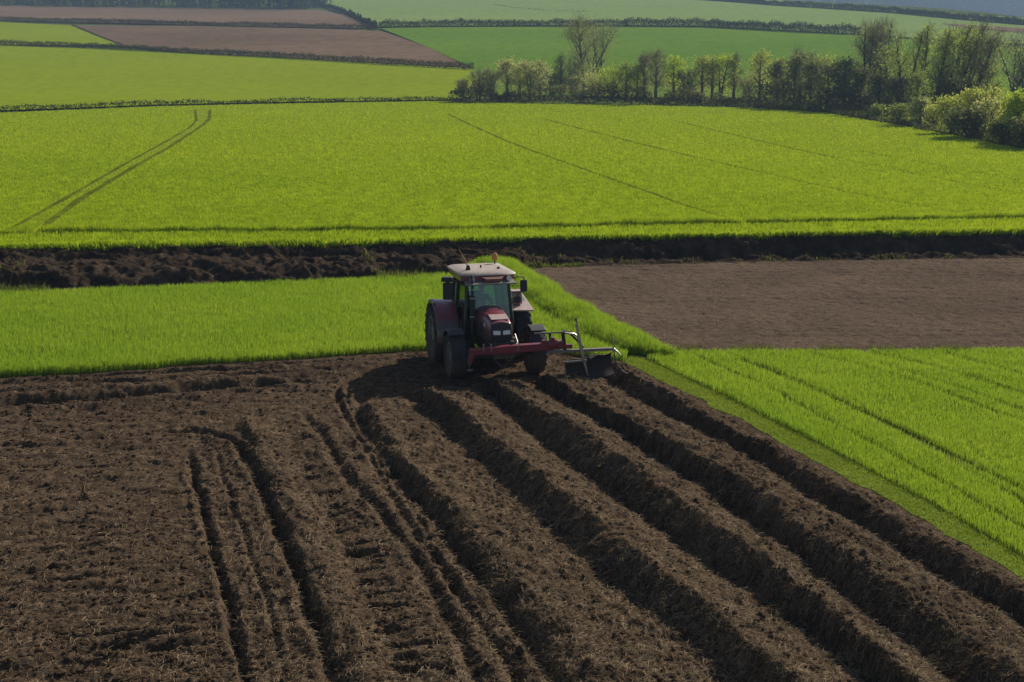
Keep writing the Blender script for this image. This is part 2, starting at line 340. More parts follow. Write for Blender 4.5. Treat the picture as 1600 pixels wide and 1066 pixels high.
for i in range(19):   # tread bars pressed across the wheel strip
    v = 686 + i * 20 + (i % 3) * 3; x0 = 452 + (v - 690) * 0.43 + random.uniform(-4, 12); x1 = 508 + (v - 690) * 0.50 + random.uniform(-12, 6) + i * 1.2
    grooves.append(G([(x0, v + 5 + random.uniform(-2, 2)), ((x0 + x1) / 2, v + random.uniform(-2, 2)), (x1, v - 5 + random.uniform(-2, 2))], 0.08, random.uniform(0.16, 0.22), 0.2))

def soil_height(X, Y, detail=True):
    sh = X.shape; x = X.ravel(); y = Y.ravel()
    wob = 0.07 * fbm(x * 0.9, y * 0.9, 3, 3)
    xs = np.stack([f(y) for f, h in LX]) ; hs = np.array([h for f, h in LX]); n = len(LX)
    # along-ridge variation of every line
    z = np.zeros_like(x); ridge = np.zeros_like(x)
    xw = x + wob
    for i in range(n - 1):
        a = xs[i]; b = xs[i + 1]; m = (xw <= a) & (xw > b) & (a > b + 0.01)
        t = (a - xw) / np.maximum(a - b, 0.01); t = np.clip(t, 0, 1); t = 0.65 * t + 0.35 * t * t * (3 - 2 * t)
        va = 1 + 0.22 * vnoise(y * 0.7 + 5 * i, y * 0 + 3.3 * i, 11); vb = 1 + 0.22 * vnoise(y * 0.7 + 5 * (i + 1), y * 0 + 3.3 * (i + 1), 11)
        z = np.where(m, hs[i] * va * (1 - t) + hs[i + 1] * vb * t, z); ridge = np.where(m, 1.0 if i < 15 else 0.45, ridge)
    yst = np.interp(x, [-9, -5, -3, 0, 1.2, 2.6, 4], [32.0, 32.2, 34.2, 35.6, 36.2, 38, 38])
    fade = np.clip((yst - y) / 1.3, 0, 1); fade = fade * fade * (3 - 2 * fade); z *= fade; ridge *= fade
    for pts, w, d, fd in grooves:
        p = np.array(pts); m = (x > p[:, 0].min() - 1) & (x < p[:, 0].max() + 1) & (y > p[:, 1].min() - 1) & (y < p[:, 1].max() + 1)
        if not m.any(): continue
        xx = x[m] + wob[m] * 0.45; yy = y[m] + wob[m] * 0.3
        dd, arc, LL = seg_dist(xx, yy, pts)
        wv = w * (1 + 0.3 * vnoise(arc * 1.7, arc * 0, 5)); e = np.clip(np.minimum(arc, LL - arc) / fd, 0, 1)
        g = np.exp(-(dd / wv) ** 2) * d * e * (0.85 + 0.35 * vnoise(arc * 2.3, arc * 0 + 4, 6)); lip = np.exp(-((dd - 2.1 * wv) / (0.8 * wv)) ** 2) * d * 0.16 * e
        z[m] += lip - g
    hd = np.clip((y - 33.0 + 0.1 * x) / 1.5, 0, 1) * np.clip((-3 - x) / 2, 0, 1)          # headland rows run across
    z += hd * 0.06 * vnoise(x * 0.25, y * 3.1, 21)
    if detail:
        rough = 0.55 + 0.75 * ridge
        lump = np.abs(fbm(x * 2.6, y * 2.6, 31, 3)); z += rough * (0.040 * fbm(x * 1.6, y * 1.6, 41, 3) + 0.034 * (0.5 - lump) + 0.045 * ridge * (0.45 - np.abs(fbm(x * 3.7, y * 3.0, 35, 3))))
        z += (0.8 + 0.4 * ridge) * (0.020 * fbm(x * 6, y * 5, 51, 3) + 0.022 * (0.5 - np.abs(fbm(x * 9, y * 7, 61, 3))) + 0.009 * vnoise(x * 24, y * 16, 66))
        left = (1 - ridge); z += left * (0.035 * fbm(x * 0.7, y * 3.2, 71, 3) + 0.03 * (0.5 - np.abs(fbm(x * 1.6, y * 4.5, 72, 2))))
    # sink under the neighbouring sheets at the edge
    dl, _, _ = seg_dist(x, y, EDGE_L + EDGE_R[1:]); ins = inside(x, y, PLOUGH); k = np.where(ins, np.clip(dl / 0.35, 0, 1), 0)
    z = z * k + (1 - k) * np.where(ins, 0.0, -0.02)
    return z.reshape(sh), ins.reshape(sh), dl.reshape(sh), ridge.reshape(sh)

gx = np.arange(-17.5, 15.0, 0.026); gy = []
yy = 15.6
while yy < 41.5: gy.append(yy); yy += 0.026 + 0.0013 * (yy - 15.6)
gy = np.array(gy); GX, GY = np.meshgrid(gx, gy)
GZ, INS, DL, RID = soil_height(GX, GY)
nx, ny = len(gx), len(gy); idx = np.arange(nx * ny).reshape(ny, nx)
keep = INS | (DL < 0.3); fk = keep[:-1, :-1] & keep[1:, 1:]
Q = np.stack([idx[:-1, :-1][fk], idx[:-1, 1:][fk], idx[1:, 1:][fk], idx[1:, :-1][fk]], 1)
used = np.zeros(nx * ny, bool); used[Q.ravel()] = True; rem = np.cumsum(used) - 1
VV = np.stack([GX.ravel(), GY.ravel(), GZ.ravel()], 1)[used]; Q = rem[Q]
o = arrays('ploughed_field', VV, Q, None, [M_soil], smooth=True); tag(o, 'dark ploughed soil with ridges, ruts and furrows', kind='structure')
def soilz(x, y):
    i = np.clip(np.searchsorted(gy, y) - 1, 0, ny - 2); j = np.clip(((x - gx[0]) / 0.026).astype(int), 0, nx - 2)
    fy = np.clip((y - gy[i]) / (gy[i + 1] - gy[i]), 0, 1); fx = np.clip((x - gx[j]) / 0.026, 0, 1)
    return (GZ[i, j] * (1 - fx) + GZ[i, j + 1] * fx) * (1 - fy) + (GZ[i + 1, j] * (1 - fx) + GZ[i + 1, j + 1] * fx) * fy

# clods of earth and dry root fibres lying on the soil
def scatter_plough(n):
    out = []
    while sum(len(a) for a in out) < n:
        d = 16 + 24 * rng.random(n * 2) ** 1.6; x = (rng.random(n * 2) * 2 - 1) * (0.43 * d + 1.2)
        m = inside(x, d, PLOUGH); dl, _, _ = seg_dist(x[m], d[m], EDGE_L + EDGE_R[1:]); q = np.stack([x[m], d[m]], 1)[dl > 0.15]; out.append(q)
    return np.concatenate(out)[:n]
P = scatter_plough(30000); n = len(P)
ico = bmesh.new(); bmesh.ops.create_icosphere(ico, subdivisions=1, radius=1); IV = np.array([v.co[:] for v in ico.verts]); IF = np.array([[v.index for v in f.verts] for f in ico.faces]); ico.free()
# 12-vertex lumps
ico = bmesh.new(); bmesh.ops.create_icosphere(ico, subdivisions=1, radius=1); ico.free()
sz = 0.012 + 0.04 * rng.random(n) ** 3.5 + 0.035 * (rng.random(n) < 0.05) * rng.random(n)
jit = 1 + 0.55 * (rng.random((n, len(IV))) - 0.5); sc = np.stack([0.8 + 0.7 * rng.random(n), 0.8 + 0.7 * rng.random(n), 0.5 + 0.4 * rng.random(n)], 1)
CV = IV[None] * jit[..., None] * sc[:, None] * sz[:, None, None]; an = rng.random(n) * 6.28; ca, sa = np.cos(an)[:, None], np.sin(an)[:, None]
CV = np.stack([CV[..., 0] * ca - CV[..., 1] * sa, CV[..., 0] * sa + CV[..., 1] * ca, CV[..., 2]], 2)
CV += np.stack([P[:, 0], P[:, 1], soilz(P[:, 0], P[:, 1]) + sz * 0.15], 1)[:, None]
CF = (IF[None] + (np.arange(n) * len(IV))[:, None, None])
o = arrays('soil_clods', CV, None, CF, [M_clod]); tag(o, 'loose crumbs and clods of earth over the ploughed soil', kind='stuff')

def strands(name, P, zf, lmin, lmax, w, mat, lift=0.03, label=None, curl=0.6, upright=0.25):
    n = len(P); a = rng.random(n) * 6.28; ln = lmin + (lmax - lmin) * rng.random(n) ** 2
    S = 4; pts = []; x = P[:, 0].copy(); y = P[:, 1].copy(); z = zf(x, y) + 0.004; el = (rng.random(n) * 1.4 - 0.3) * upright * 2; ww = w * (0.6 + 0.8 * rng.random(n))
    for k in range(S):
        pts.append(np.stack([x, y, z], 1)); st = ln / (S - 1); x = x + np.cos(a) * st; y = y + np.sin(a) * st
        z = np.maximum(z + np.sin(el) * st, zf(x, y) + 0.002 + 0.3 * lift * rng.random(n)); a = a + (rng.random(n) - 0.5) * 2 * curl; el = el - 0.35
    pts = np.stack(pts, 1); side = np.stack([-np.sin(a), np.cos(a), 0 * a], 1)[:, None] * ww[:, None, None] / 2
    V = np.empty((n, S, 2, 3)); tp = np.array([1, 1, 0.8, 0.35])[None, :, None]; V[:, :, 0] = pts - side * tp; V[:, :, 1] = pts + side * tp; V[:, :, 1, 2] += ww[:, None] * 0.5
    b = (np.arange(n) * S * 2)[:, None]; q = np.concatenate([np.stack([b[:, 0] + 2 * k, b[:, 0] + 2 * k + 1, b[:, 0] + 2 * k + 3, b[:, 0] + 2 * k + 2], 1) for k in range(S - 1)])
    o = arrays(name, V, q, None, [mat]); tag(o, label, kind='stuff'); return o
PS = scatter_plough(230000); dxl = np.clip(((PS[:, 0] - gx[0]) / 0.026).astype(int), 0, nx - 1); dyl = np.clip(np.searchsorted(gy, PS[:, 1]), 0, ny - 1); PS = PS[rng.random(len(PS)) < 0.25 + 0.75 * RID[dyl, dxl]]
strands('dry_roots', PS, soilz, 0.05, 0.24, 0.007, M_straw, label='dry roots and straw fibres strewn over the ploughed soil')

# ------------------------------------------------------------------ near sheets
def sheet(name, poly, mat, zf, step, off=0.0, label=None, kind='structure'):
    """a polygon cut into cells and laid on the ground"""
    b = bmesh.new(); b.faces.new([b.verts.new((x, y, 0)) for x, y in poly]); xs = [p[0] for p in poly]; ys = [p[1] for p in poly]
    for ax, lo, hi in ((0, min(xs), max(xs)), (1, min(ys), max(ys))):
        k = max(1, int((hi - lo) / step))
        for i in range(1, k):
            c = lo + (hi - lo) * i / k; co = (c, 0, 0) if ax == 0 else (0, c, 0); no = (1, 0, 0) if ax == 0 else (0, 1, 0)
            bmesh.ops.bisect_plane(b, geom=b.verts[:] + b.edges[:] + b.faces[:], dist=1e-4, plane_co=co, plane_no=no)
    bmesh.ops.triangulate(b, faces=[f for f in b.faces if len(f.verts) > 4])
    cx = np.array([v.co.x for v in b.verts]); cy = np.array([v.co.y for v in b.verts]); z = zf(cx, cy) + off
    for v, zz in zip(b.verts, z): v.co.z = zz
    bmesh.ops.recalc_face_normals(b, faces=b.faces)
    if sum(f.normal.z for f in b.faces) < 0: bmesh.ops.reverse_faces(b, faces=b.faces)
    me = bpy.data.meshes.new(name); b.to_mesh(me); b.free(); me.materials.append(mat)
    for p in me.polygons: p.use_smooth = True
    o = bpy.data.objects.new(name, me); C.objects.link(o); tag(o, label, kind=kind); return o
flat0 = lambda x, y: np.zeros_like(x)
STRIP_L = W(strip_left)
LEFT = EDGE_L + W([(980, 556)]) + STRIP_L[::-1][1:] + ditch_near[:5][::-1]
sheet('crop_field', LEFT, M_turf, flat0, 4, 0.0, 'green cereal field left of the tractor')
strip_right = [atz(838, 420, 0.5), atz(905, 462, 0.5), atz(985, 503, 0.5), atz(1060, 543, 0.35)]
STRIP = STRIP_L + [tuple(p) for p in strip_right[::-1]] + W([(800, 416)])
sheet('crop_strip', STRIP, M_turf, flat0, 3, 0.004, 'tall green strip between the bare field and the left crop')
BROWN = W([(800, 420), (1100, 411), (1600, 403), (1900, 399), (2050, 549), (1600, 553), (1075, 553), (1060, 551)]) + [tuple(p) for p in strip_right[::-1][1:]]
PATH_R = [(985, 556), (1020, 566), (1150, 628), (1300, 705), (1450, 785), (1600, 872), (1800, 985), (1900, 1040)]
RIGHT = W([(972, 552), (1060, 549), (1075, 549), (1600, 549), (2100, 545), (2200, 900), (2000, 1120)]) + W([(1900, 1075)]) + EDGE_R[::-1][1:]
sheet('crop_field', RIGHT, M_turf, flat0, 4, 0.002, 'green cereal field right of the ploughed rows')
PATH = EDGE_R + W(PATH_R)[::-1]
sheet('grass_verge', PATH, M_path, flat0, 3, 0.007, 'narrow strip of short pale grass along the outer furrow')
def fill(poly, dens, gaps=(), ymin=-1e9, ymax=1e9, view=0.47, dfun=None):
    p = np.array(poly); x0, y0 = p.min(0); x1, y1 = p.max(0); y0 = max(y0, ymin); y1 = min(y1, ymax); x0 = max(x0, -view * y1 - 1.5); x1 = min(x1, view * y1 + 1.5)
    n = int((x1 - x0) * (y1 - y0) * dens); x = x0 + (x1 - x0) * rng.random(n); y = y0 + (y1 - y0) * rng.random(n)
    m = inside(x, y, poly) & (np.abs(x) < view * y + 1.5)
    x, y = x[m], y[m]
    for pts, wd in gaps:
        d, _, _ = seg_dist(x, y, [tuple(q) for q in pts]); k = d > wd * (0.6 + 0.8 * rng.random(len(d))); x, y = x[k], y[k]
    return np.stack([x, y], 1)
# bare field: fine rows running across
bx = np.arange(0.3, 34, 0.07); by = np.arange(38.2, 61, 0.085); BX, BY = np.meshgrid(bx, by)
BZ = 0.026 * vnoise(BX * 0.07, BY * 3.0, 81) + 0.016 * fbm(BX * 1.2, BY * 3.0, 91, 3) + 0.024 * fbm(BX * 4, BY * 4.5, 92, 3) + 0.012
dl, _, _ = seg_dist(BX.ravel(), BY.ravel(), W([(1060, 547), (1600, 547), (2050, 543)])); BZ -= (0.12 * np.exp(-(dl / 0.25) ** 2)).reshape(BZ.shape)
ins = inside(BX.ravel(), BY.ravel(), BROWN).reshape(BX.shape); idx = np.arange(BX.size).reshape(BX.shape); fk = ins[:-1, :-1] & ins[1:, 1:]
Q = np.stack([idx[:-1, :-1][fk], idx[:-1, 1:][fk], idx[1:, 1:][fk], idx[1:, :-1][fk]], 1); used = np.zeros(BX.size, bool); used[Q.ravel()] = True; rem = np.cumsum(used) - 1
o = arrays('bare_field', np.stack([BX.ravel(), BY.ravel(), BZ.ravel()], 1)[used], rem[Q], None, [M_brown], smooth=True); tag(o, 'flat bare brown field beyond the right crop', kind='structure')

strands('dry_stalks', fill(BROWN, 40), lambda x, y: 0.02 + 0 * x, 0.06, 0.3, 0.012, M_straw, label='dry stalks scattered over the bare brown field')
# ditch with a shaded far bank
dn = np.array(ditch_near); df = np.array(ditch_far)
def along(arr, n):
    s = np.concatenate([[0], np.cumsum(np.hypot(*np.diff(arr, axis=0).T))]); t = np.linspace(0, s[-1], n); return np.stack([np.interp(t, s, arr[:, 0]), np.interp(t, s, arr[:, 1])], 1)
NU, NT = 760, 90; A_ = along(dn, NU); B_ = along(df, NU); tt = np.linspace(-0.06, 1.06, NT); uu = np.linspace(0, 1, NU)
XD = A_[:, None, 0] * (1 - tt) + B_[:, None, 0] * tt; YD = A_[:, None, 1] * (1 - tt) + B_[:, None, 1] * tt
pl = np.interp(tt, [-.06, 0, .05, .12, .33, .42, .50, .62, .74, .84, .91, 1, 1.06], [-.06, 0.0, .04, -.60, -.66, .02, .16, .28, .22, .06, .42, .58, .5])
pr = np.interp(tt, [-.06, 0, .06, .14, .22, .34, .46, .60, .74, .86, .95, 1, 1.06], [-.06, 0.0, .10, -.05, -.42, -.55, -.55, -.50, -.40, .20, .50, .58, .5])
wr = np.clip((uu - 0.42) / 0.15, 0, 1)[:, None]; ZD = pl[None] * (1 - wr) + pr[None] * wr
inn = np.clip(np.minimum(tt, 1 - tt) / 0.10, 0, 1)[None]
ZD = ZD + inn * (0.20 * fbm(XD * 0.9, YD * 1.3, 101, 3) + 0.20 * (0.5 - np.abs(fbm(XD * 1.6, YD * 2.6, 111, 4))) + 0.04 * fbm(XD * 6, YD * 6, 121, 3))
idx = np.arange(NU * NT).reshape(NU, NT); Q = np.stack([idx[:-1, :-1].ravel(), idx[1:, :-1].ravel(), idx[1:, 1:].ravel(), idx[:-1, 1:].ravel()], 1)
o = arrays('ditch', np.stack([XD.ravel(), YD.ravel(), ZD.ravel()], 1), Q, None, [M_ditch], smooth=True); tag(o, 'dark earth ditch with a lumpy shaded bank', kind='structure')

# big far crop
FARB = [(-420, 190), (-200, 183), (0, 176), (250, 166), (480, 161), (700, 158), (1000, 164), (1180, 169), (1290, 176), (1400, 195), (1500, 213), (1600, 234), (1750, 262), (2000, 300)]
BIG = ditch_far + [tuple(at(*p)) for p in FARB[::-1]]
sheet('far_crop_field', BIG, M_farturf, H, 6, 0.0, 'wide bright green field beyond the ditch')

# ------------------------------------------------------------------ ground and hill fields
th = np.concatenate([np.linspace(-0.85, -0.45, 20), np.linspace(-0.44, 0.5, 190), np.linspace(0.51, 0.85, 20)])
yr = np.concatenate([np.array([-40, -10, 8, 14, 30, 48]), np.arange(64, 250, 6), np.arange(250, 1000, 7), np.arange(1000, 3000, 22)])
TH, YR = np.meshgrid(th, yr); XG = TH * np.maximum(YR, 70) * np.where(YR < 240, 1.25, 1.0); ZG = np.where(YR < 64, -1.3, H(XG, YR) - 0.35)
ZG = np.where((YR >= 64) & (YR < 72), -0.2, ZG)
idx = np.arange(XG.size).reshape(XG.shape); Q = np.stack([idx[:-1, :-1].ravel(), idx[:-1, 1:].ravel(), idx[1:, 1:].ravel(), idx[1:, :-1].ravel()], 1)
o = arrays('ground', np.stack([XG.ravel(), YR.ravel(), ZG.ravel()], 1), Q, None, [M_ground], smooth=True); tag(o, 'rolling farmland ground', kind='structure')
def px_sheet(name, pts, mat, step, off, label): return sheet(name, [tuple(at(*p)) for p in pts], mat, H, step, off, label)
px_sheet('hill_field', [(-420, 186), (0, 173), (250, 164), (480, 159), (712, 156), (740, 150), (760, 112), (735, 107), (600, 100), (420, 90), (300, 84), (150, 76), (0, 71), (-300, 66)], M_hill1, 12, 0.06, 'bright green field between two hedges on the left')
px_sheet('hill_field', [(735, 106), (600, 99), (420, 89), (300, 83), (190, 72), (110, 40), (330, 41), (560, 47), (600, 50), (668, 74)], M_farbrown, 12, 0.10, 'brown bare wedge of field on the hillside')
px_sheet('hill_field', [(190, 72), (110, 40), (0, 35), (-300, 30), (-300, 65), (0, 70)], M_hill1, 12, 0.10, 'small green wedge of field at the left edge')
px_sheet('hill_field', [(-300, 28), (0, 32), (330, 40), (560, 45), (585, 42), (540, 24), (500, 16), (300, 13), (0, 9), (-300, 4)], M_farbrown, 14, 0.14, 'upper brown field below the far wood')
px_sheet('hill_field', [(592, 44), (668, 74), (740, 107), (760, 148), (1000, 152), (1300, 160), (1700, 150), (1750, 80), (1420, 62), (1330, 54), (1250, 51), (1100, 43), (970, 42), (700, 43)], M_hill2, 12, 0.10, 'deep green field behind the tree line')
px_sheet('hill_field', [(590, 42), (700, 41), (970, 40), (1100, 41), (1250, 49), (1330, 53), (1480, 63), (1700, 75), (1700, 48), (1600, 40), (1400, 22), (1200, 9), (1080, 0), (1060, -2), (520, -2), (500, 8), (540, 23)], M_hill3, 14, 0.10, 'pale green field on the upper hillside')
px_sheet('hill_field', [(1085, -1), (1200, 7), (1400, 20), (1600, 38), (1700, 46), (1700, 34), (1600, 28.5), (1380, 15), (1225, 2), (1210, -1)], M_hill3, 14, 0.14, 'thin pale green field under the blue wooded hill')
px_sheet('hill_field', [(1470, 37), (1600, 45), (1700, 52), (1700, 60), (1600, 53), (1500, 43)], M_farbrown, 10, 0.2, 'thin pinkish bare strip at the right edge')
px_sheet('scrub_ground', [(1180, 168), (1290, 174), (1400, 193), (1500, 211), (1600, 232), (1750, 260), (1900, 230), (1700, 170), (1450, 150), (1180, 150)], M_scrub, 8, 0.02, 'rough weedy ground at the foot of the trees')

# wheel tracks in the far crop
def ribbon(name, pts, width, mat, off, label, kind='structure'):
    w = along(np.array([at(*p) for p in pts]), 60); d = np.gradient(w, axis=0); nrm = np.stack([-d[:, 1], d[:, 0]], 1); nrm /= np.linalg.norm(nrm, axis=1)[:, None]
    ww = width * (1 + 0.5 * vnoise(np.arange(60) * 0.9, np.zeros(60), 5))[:, None] / 2; l = w - nrm * ww; r = w + nrm * ww
    V = np.concatenate([np.column_stack([l, H(l[:, 0], l[:, 1]) + off]), np.column_stack([r, H(r[:, 0], r[:, 1]) + off])]); i = np.arange(59)
    o = arrays(name, V, np.stack([i, i + 60, i + 61, i + 1], 1), None, [mat]); tag(o, label, kind=kind); return w
tracks = []
tr1 = [(328, 172), (327, 186), (318, 195), (300, 207), (262, 232), (215, 258), (165, 288), (120, 316), (80, 345), (62, 362), (45, 376)]
tr2 = [(305, 172), (307, 188), (296, 200), (262, 220), (200, 254), (150, 283), (95, 315), (40, 345), (8, 362), (-30, 376)]
mid = [((a[0] + b[0]) / 2, (a[1] + b[1]) / 2) for a, b in zip(tr1, tr2)]
ribbon('wheel_track', mid, 1.5, M_track, 0.02, 'trodden crop between two wheel lines')
for pts, wd in ((tr1, 0.46), (tr2, 0.32)):
    ribbon('wheel_track', pts, wd, M_rut, 0.03, 'dark wheel line bending across the far field'); tracks.append((np.array([at(*p) for p in pts]), 0.38))
for pts, wd in (([(700, 178), (790, 220), (870, 250), (960, 282), (1060, 318), (1165, 352)], 0.30), ([(850, 186), (1000, 225), (1180, 268), (1320, 300), (1450, 325)], 0.28), ([(1060, 190), (1250, 235), (1420, 270), (1600, 305)], 0.24), ([(1340, 235), (1480, 262), (1600, 284)], 0.2)):
    ribbon('wheel_track', pts, wd, M_rut, 0.024, 'faint wheel line across the far field'); tracks.append((np.array([at(*p) for p in pts]), wd * 0.9))

# ------------------------------------------------------------------ blades
def blades(name, P, z, h, w, mat, label, lean=0.35, wind=(0.10, -0.05), tips=None):
    n = len(P); a = rng.random(n) * 6.28; hh = h * (0.7 + 0.5 * rng.random(n)); ww = np.asarray(w) * (0.7 + 0.6 * rng.random(n)); ln = lean * rng.random(n) * hh; b = rng.random(n) * 6.28
    base = np.column_stack([P, z]); side = np.column_stack([np.cos(a), np.sin(a), 0 * a]) * (ww / 2)[:, None]; off = np.column_stack([np.cos(b) * ln + wind[0] * hh, np.sin(b) * ln + wind[1] * hh, 0 * a])
    up = np.column_stack([0 * a, 0 * a, hh]); V = np.empty((n, 5, 3)); V[:, 0] = base - side; V[:, 1] = base + side; m = base + up * 0.6 + off * 0.4; V[:, 2] = m + side * 0.8; V[:, 3] = m - side * 0.8; V[:, 4] = base + up + off
    i = np.arange(n) * 5; q = np.stack([i, i + 1, i + 2, i + 3], 1); t = np.stack([i + 3, i + 2, i + 4], 1)
    o = arrays(name, V, q, t, [mat]); tag(o, label, kind='stuff'); return o
def ridge_h(P, lo=0.8, hi=1.15, s=0.5, seed=200): return 0.5 * (lo + hi) + 0.5 * (hi - lo) * fbm(P[:, 0] * s, P[:, 1] * s, seed, 3) + 0.09 * vnoise(P[:, 0] * 5.5, P[:, 1] * 2.2, seed + 9)
# right crop with wheel lines
CROP_R = W([(1010, 560), (1062, 552), (1600, 550), (2100, 546), (2200, 900), (2000, 1090)]) + W(PATH_R)[::-1][:-1]
gr = [(W([(1160, 566), (1290, 620), (1420, 680), (1600, 772), (1800, 880)]), 0.12), (W([(1185, 572), (1330, 640), (1470, 712), (1600, 790)]), 0.08), (W([(1370, 570), (1480, 605), (1600, 645), (1750, 700)]), 0.11), (W([(1270, 556), (1430, 600), (1600, 664), (1750, 725)]), 0.10), (W([(1480, 556), (1600, 590)]), 0.12), (W([(1330, 548), (1420, 566), (1600, 618)]), 0.12), (W([(1090, 560), (1200, 610), (1350, 690), (1600, 830)]), 0.08)]
P = fill(CROP_R, 1500, gr, ymax=31); blades('crop_blades', P, 0 * P[:, 0], 0.18 * ridge_h(P), 0.010, M_blade, 'green cereal blades of the right field, near part')
P = fill(CROP_R, 1000, gr, ymin=31); blades('crop_blades', P, 0 * P[:, 0], 0.19 * ridge_h(P), 0.0125, M_blade, 'green cereal blades of the right field, far part')
P = fill(PATH, 1000, ()); P = P + 0.05 * rng.standard_normal(P.shape); blades('verge_blades', P, 0 * P[:, 0], 0.06 + 0 * P[:, 0], 0.012, M_short, 'short pale grass on the verge beside the outer furrow', lean=0.9)
# left crop
gl = [(W([(170, 470), (215, 560)]), 0.03), (W([(560, 440), (640, 540)]), 0.03)]
P = fill(LEFT, 800, gl); E_ = fill(LEFT, 900); de, _, _ = seg_dist(E_[:, 0], E_[:, 1], EDGE_L); P = np.concatenate([P, E_[de < 0.9]]); d, _, _ = seg_dist(P[:, 0], P[:, 1], EDGE_L); d2, _, _ = seg_dist(P[:, 0], P[:, 1], STRIP_L)
k = (d > 0.12 * rng.random(len(d))); P = P[k]
blades('crop_blades', P, 0 * P[:, 0], 0.28 * ridge_h(P), 0.015, M_blade, 'green cereal blades of the left field')
P = fill(STRIP, 1700); ds, _, _ = seg_dist(P[:, 0], P[:, 1], STRIP + STRIP[:1]); blades('strip_blades', P, 0 * P[:, 0], 0.54 * ridge_h(P, 0.8, 1.15, 0.9) * (0.62 + 0.38 * np.clip(ds / 0.35, 0, 1)), 0.015, M_blade, 'tall green blades of the raised strip')
# far crop: low verge above the ditch, then the taller crop
head = [tuple(p) for p in np.array([at(*q) for q in [(-300, 372), (0, 370), (150, 367), (500, 366), (800, 361), (1100, 355), (1600, 345), (1900, 341)]])]
VERGE = ditch_far + head[::-1]; P = fill(VERGE, 260); blades('verge_blades', P, H(P[:, 0], P[:, 1]), 0.24 * ridge_h(P), 0.035, M_bladefar, 'rough grass verge between the ditch bank and the far crop')
CROP_F = head + [tuple(at(*p)) for p in FARB[::-1]]
P = fill(CROP_F, 900, tracks, ymax=68); d, _, _ = seg_dist(P[:, 0], P[:, 1], head); P = P[(d < 1.0) & (d > 0.10 + 0.18 * vnoise(P[:, 0] * 0.6, 0 * P[:, 0], 88))]; blades('crop_blades', P, H(P[:, 0], P[:, 1]), 0.42 * ridge_h(P), 0.03, M_bladefar, 'dense green cereal blades along the front edge of the far field')
P = np.concatenate([fill(CROP_F, 210, tracks, ymax=110), fill(CROP_F, 70, tracks, ymin=110)]); d, _, _ = seg_dist(P[:, 0], P[:, 1], head); y_ = P[:, 1]; keep = (d > 0.10 + 0.18 * vnoise(P[:, 0] * 0.6, 0 * P[:, 0], 88)) & (rng.random(len(P)) < np.clip((68 / y_) ** 2.7, 0, 1) ); P = P[keep]; y_ = y_[keep]
blades('crop_blades', P, H(P[:, 0], P[:, 1]), 0.16 * ridge_h(P, .9, 1.08, .3), 0.024 * (y_ / 62) ** 1.3, M_bladefar, 'green cereal blades of the wide far field', lean=1.1)
edge = ragged(W([(1066, 549), (1300, 550), (1600, 550), (2000, 546)]), 0.3, 0.12, 331); EP = np.array(edge); k = rng.integers(0, len(EP), 2600); P = EP[k] + rng.standard_normal((2600, 2)) * np.array([0.2, 0.13]); P = P[vnoise(P[:, 0] * 1.3, 0 * P[:, 0], 55) > -0.2]
blades('weeds', P, 0 * P[:, 0] + 0.01, 0.16 + 0.12 * rng.random(len(P)), 0.018, M_weed, 'straggling growth along the near edge of the bare brown field', lean=1.0)
# weeds along the ditch
def ditch_pts(n, t0, t1, clump=0.35):
    u = rng.random(n * 4); keep = vnoise(u * 60, 0 * u, 77) > clump; u = u[keep][:n]; t = t0 + (t1 - t0) * rng.random(len(u)); i = np.clip((u * (NU - 1)).astype(int), 0, NU - 1); j = np.clip(((t + 0.06) / 1.12 * (NT - 1)).astype(int), 0, NT - 1)
    return np.stack([XD[i, j] + 0.08 * rng.standard_normal(len(u)), YD[i, j]], 1), ZD[i, j]
P, z = ditch_pts(5000, -0.02, 0.10, 0.0); k = (P[:, 0] < 3) | (rng.random(len(P)) < 0.12); P, z = P[k], z[k]; blades('weeds', P, z, np.where(P[:, 0] < 0, 0.36, 0.16) * (0.6 + 0.6 * rng.random(len(z))), 0.03, M_weed, 'scruffy weeds along the near lip of the ditch', lean=1.0)
P, z = ditch_pts(900, 0.15, 0.8, 0.3); blades('weeds', P, z, 0.2 + 0 * z, 0.04, M_weed, 'sparse weeds inside the ditch', lean=1.0)
P, z = ditch_pts(9000, 0.95, 1.02, -2); blades('bank_grass', P, z, 0.3 + 0 * z, 0.05, M_bladefar, 'grass hanging over the top of the ditch bank', lean=0.9, wind=(0.0, -0.45))
P = fill([tuple(at(*p)) for p in [(1180, 168), (1290, 174), (1400, 193), (1500, 211), (1600, 232), (1750, 260), (1800, 210), (1500, 165), (1180, 155)]], 3.5)
blades('weeds', P, H(P[:, 0], P[:, 1]), 0.7 * ridge_h(P, 0.4, 1.4, 0.15), 0.35, M_weed, 'rough weeds on the ground before the right trees', lean=0.8)

# ------------------------------------------------------------------ hedges, trees, woods
def leaf_quads(Pc, size, flat=0.0):
    """randomly turned small faces round the given centres"""
    n = len(Pc); a = rng.standard_normal((n, 3)); a /= np.linalg.norm(a, axis=1)[:, None]; b = rng.standard_normal((n, 3)); b -= a * (a * b).sum(1)[:, None]; b /= np.linalg.norm(b, axis=1)[:, None]
    s = size * (0.6 + 0.8 * rng.random(n)); a = a * s[:, None] / 2; b = b * s[:, None] * 0.36
    V = np.stack([Pc - a, Pc + b * 1.0 - a * 0.1, Pc + a, Pc - b + a * 0.1], 1); i = np.arange(n) * 4
    return V.reshape(-1, 3), np.stack([i, i + 1, i + 2, i + 3], 1)
def twig_tris(P0, D, w):
    n = len(P0); s = np.cross(D, rng.standard_normal((n, 3))); s /= np.linalg.norm(s, axis=1)[:, None] + 1e-9
    V = np.stack([P0 - s * w / 2, P0 + s * w / 2, P0 + D], 1); i = np.arange(n) * 3
    return V.reshape(-1, 3), np.stack([i, i + 1, i + 2], 1)
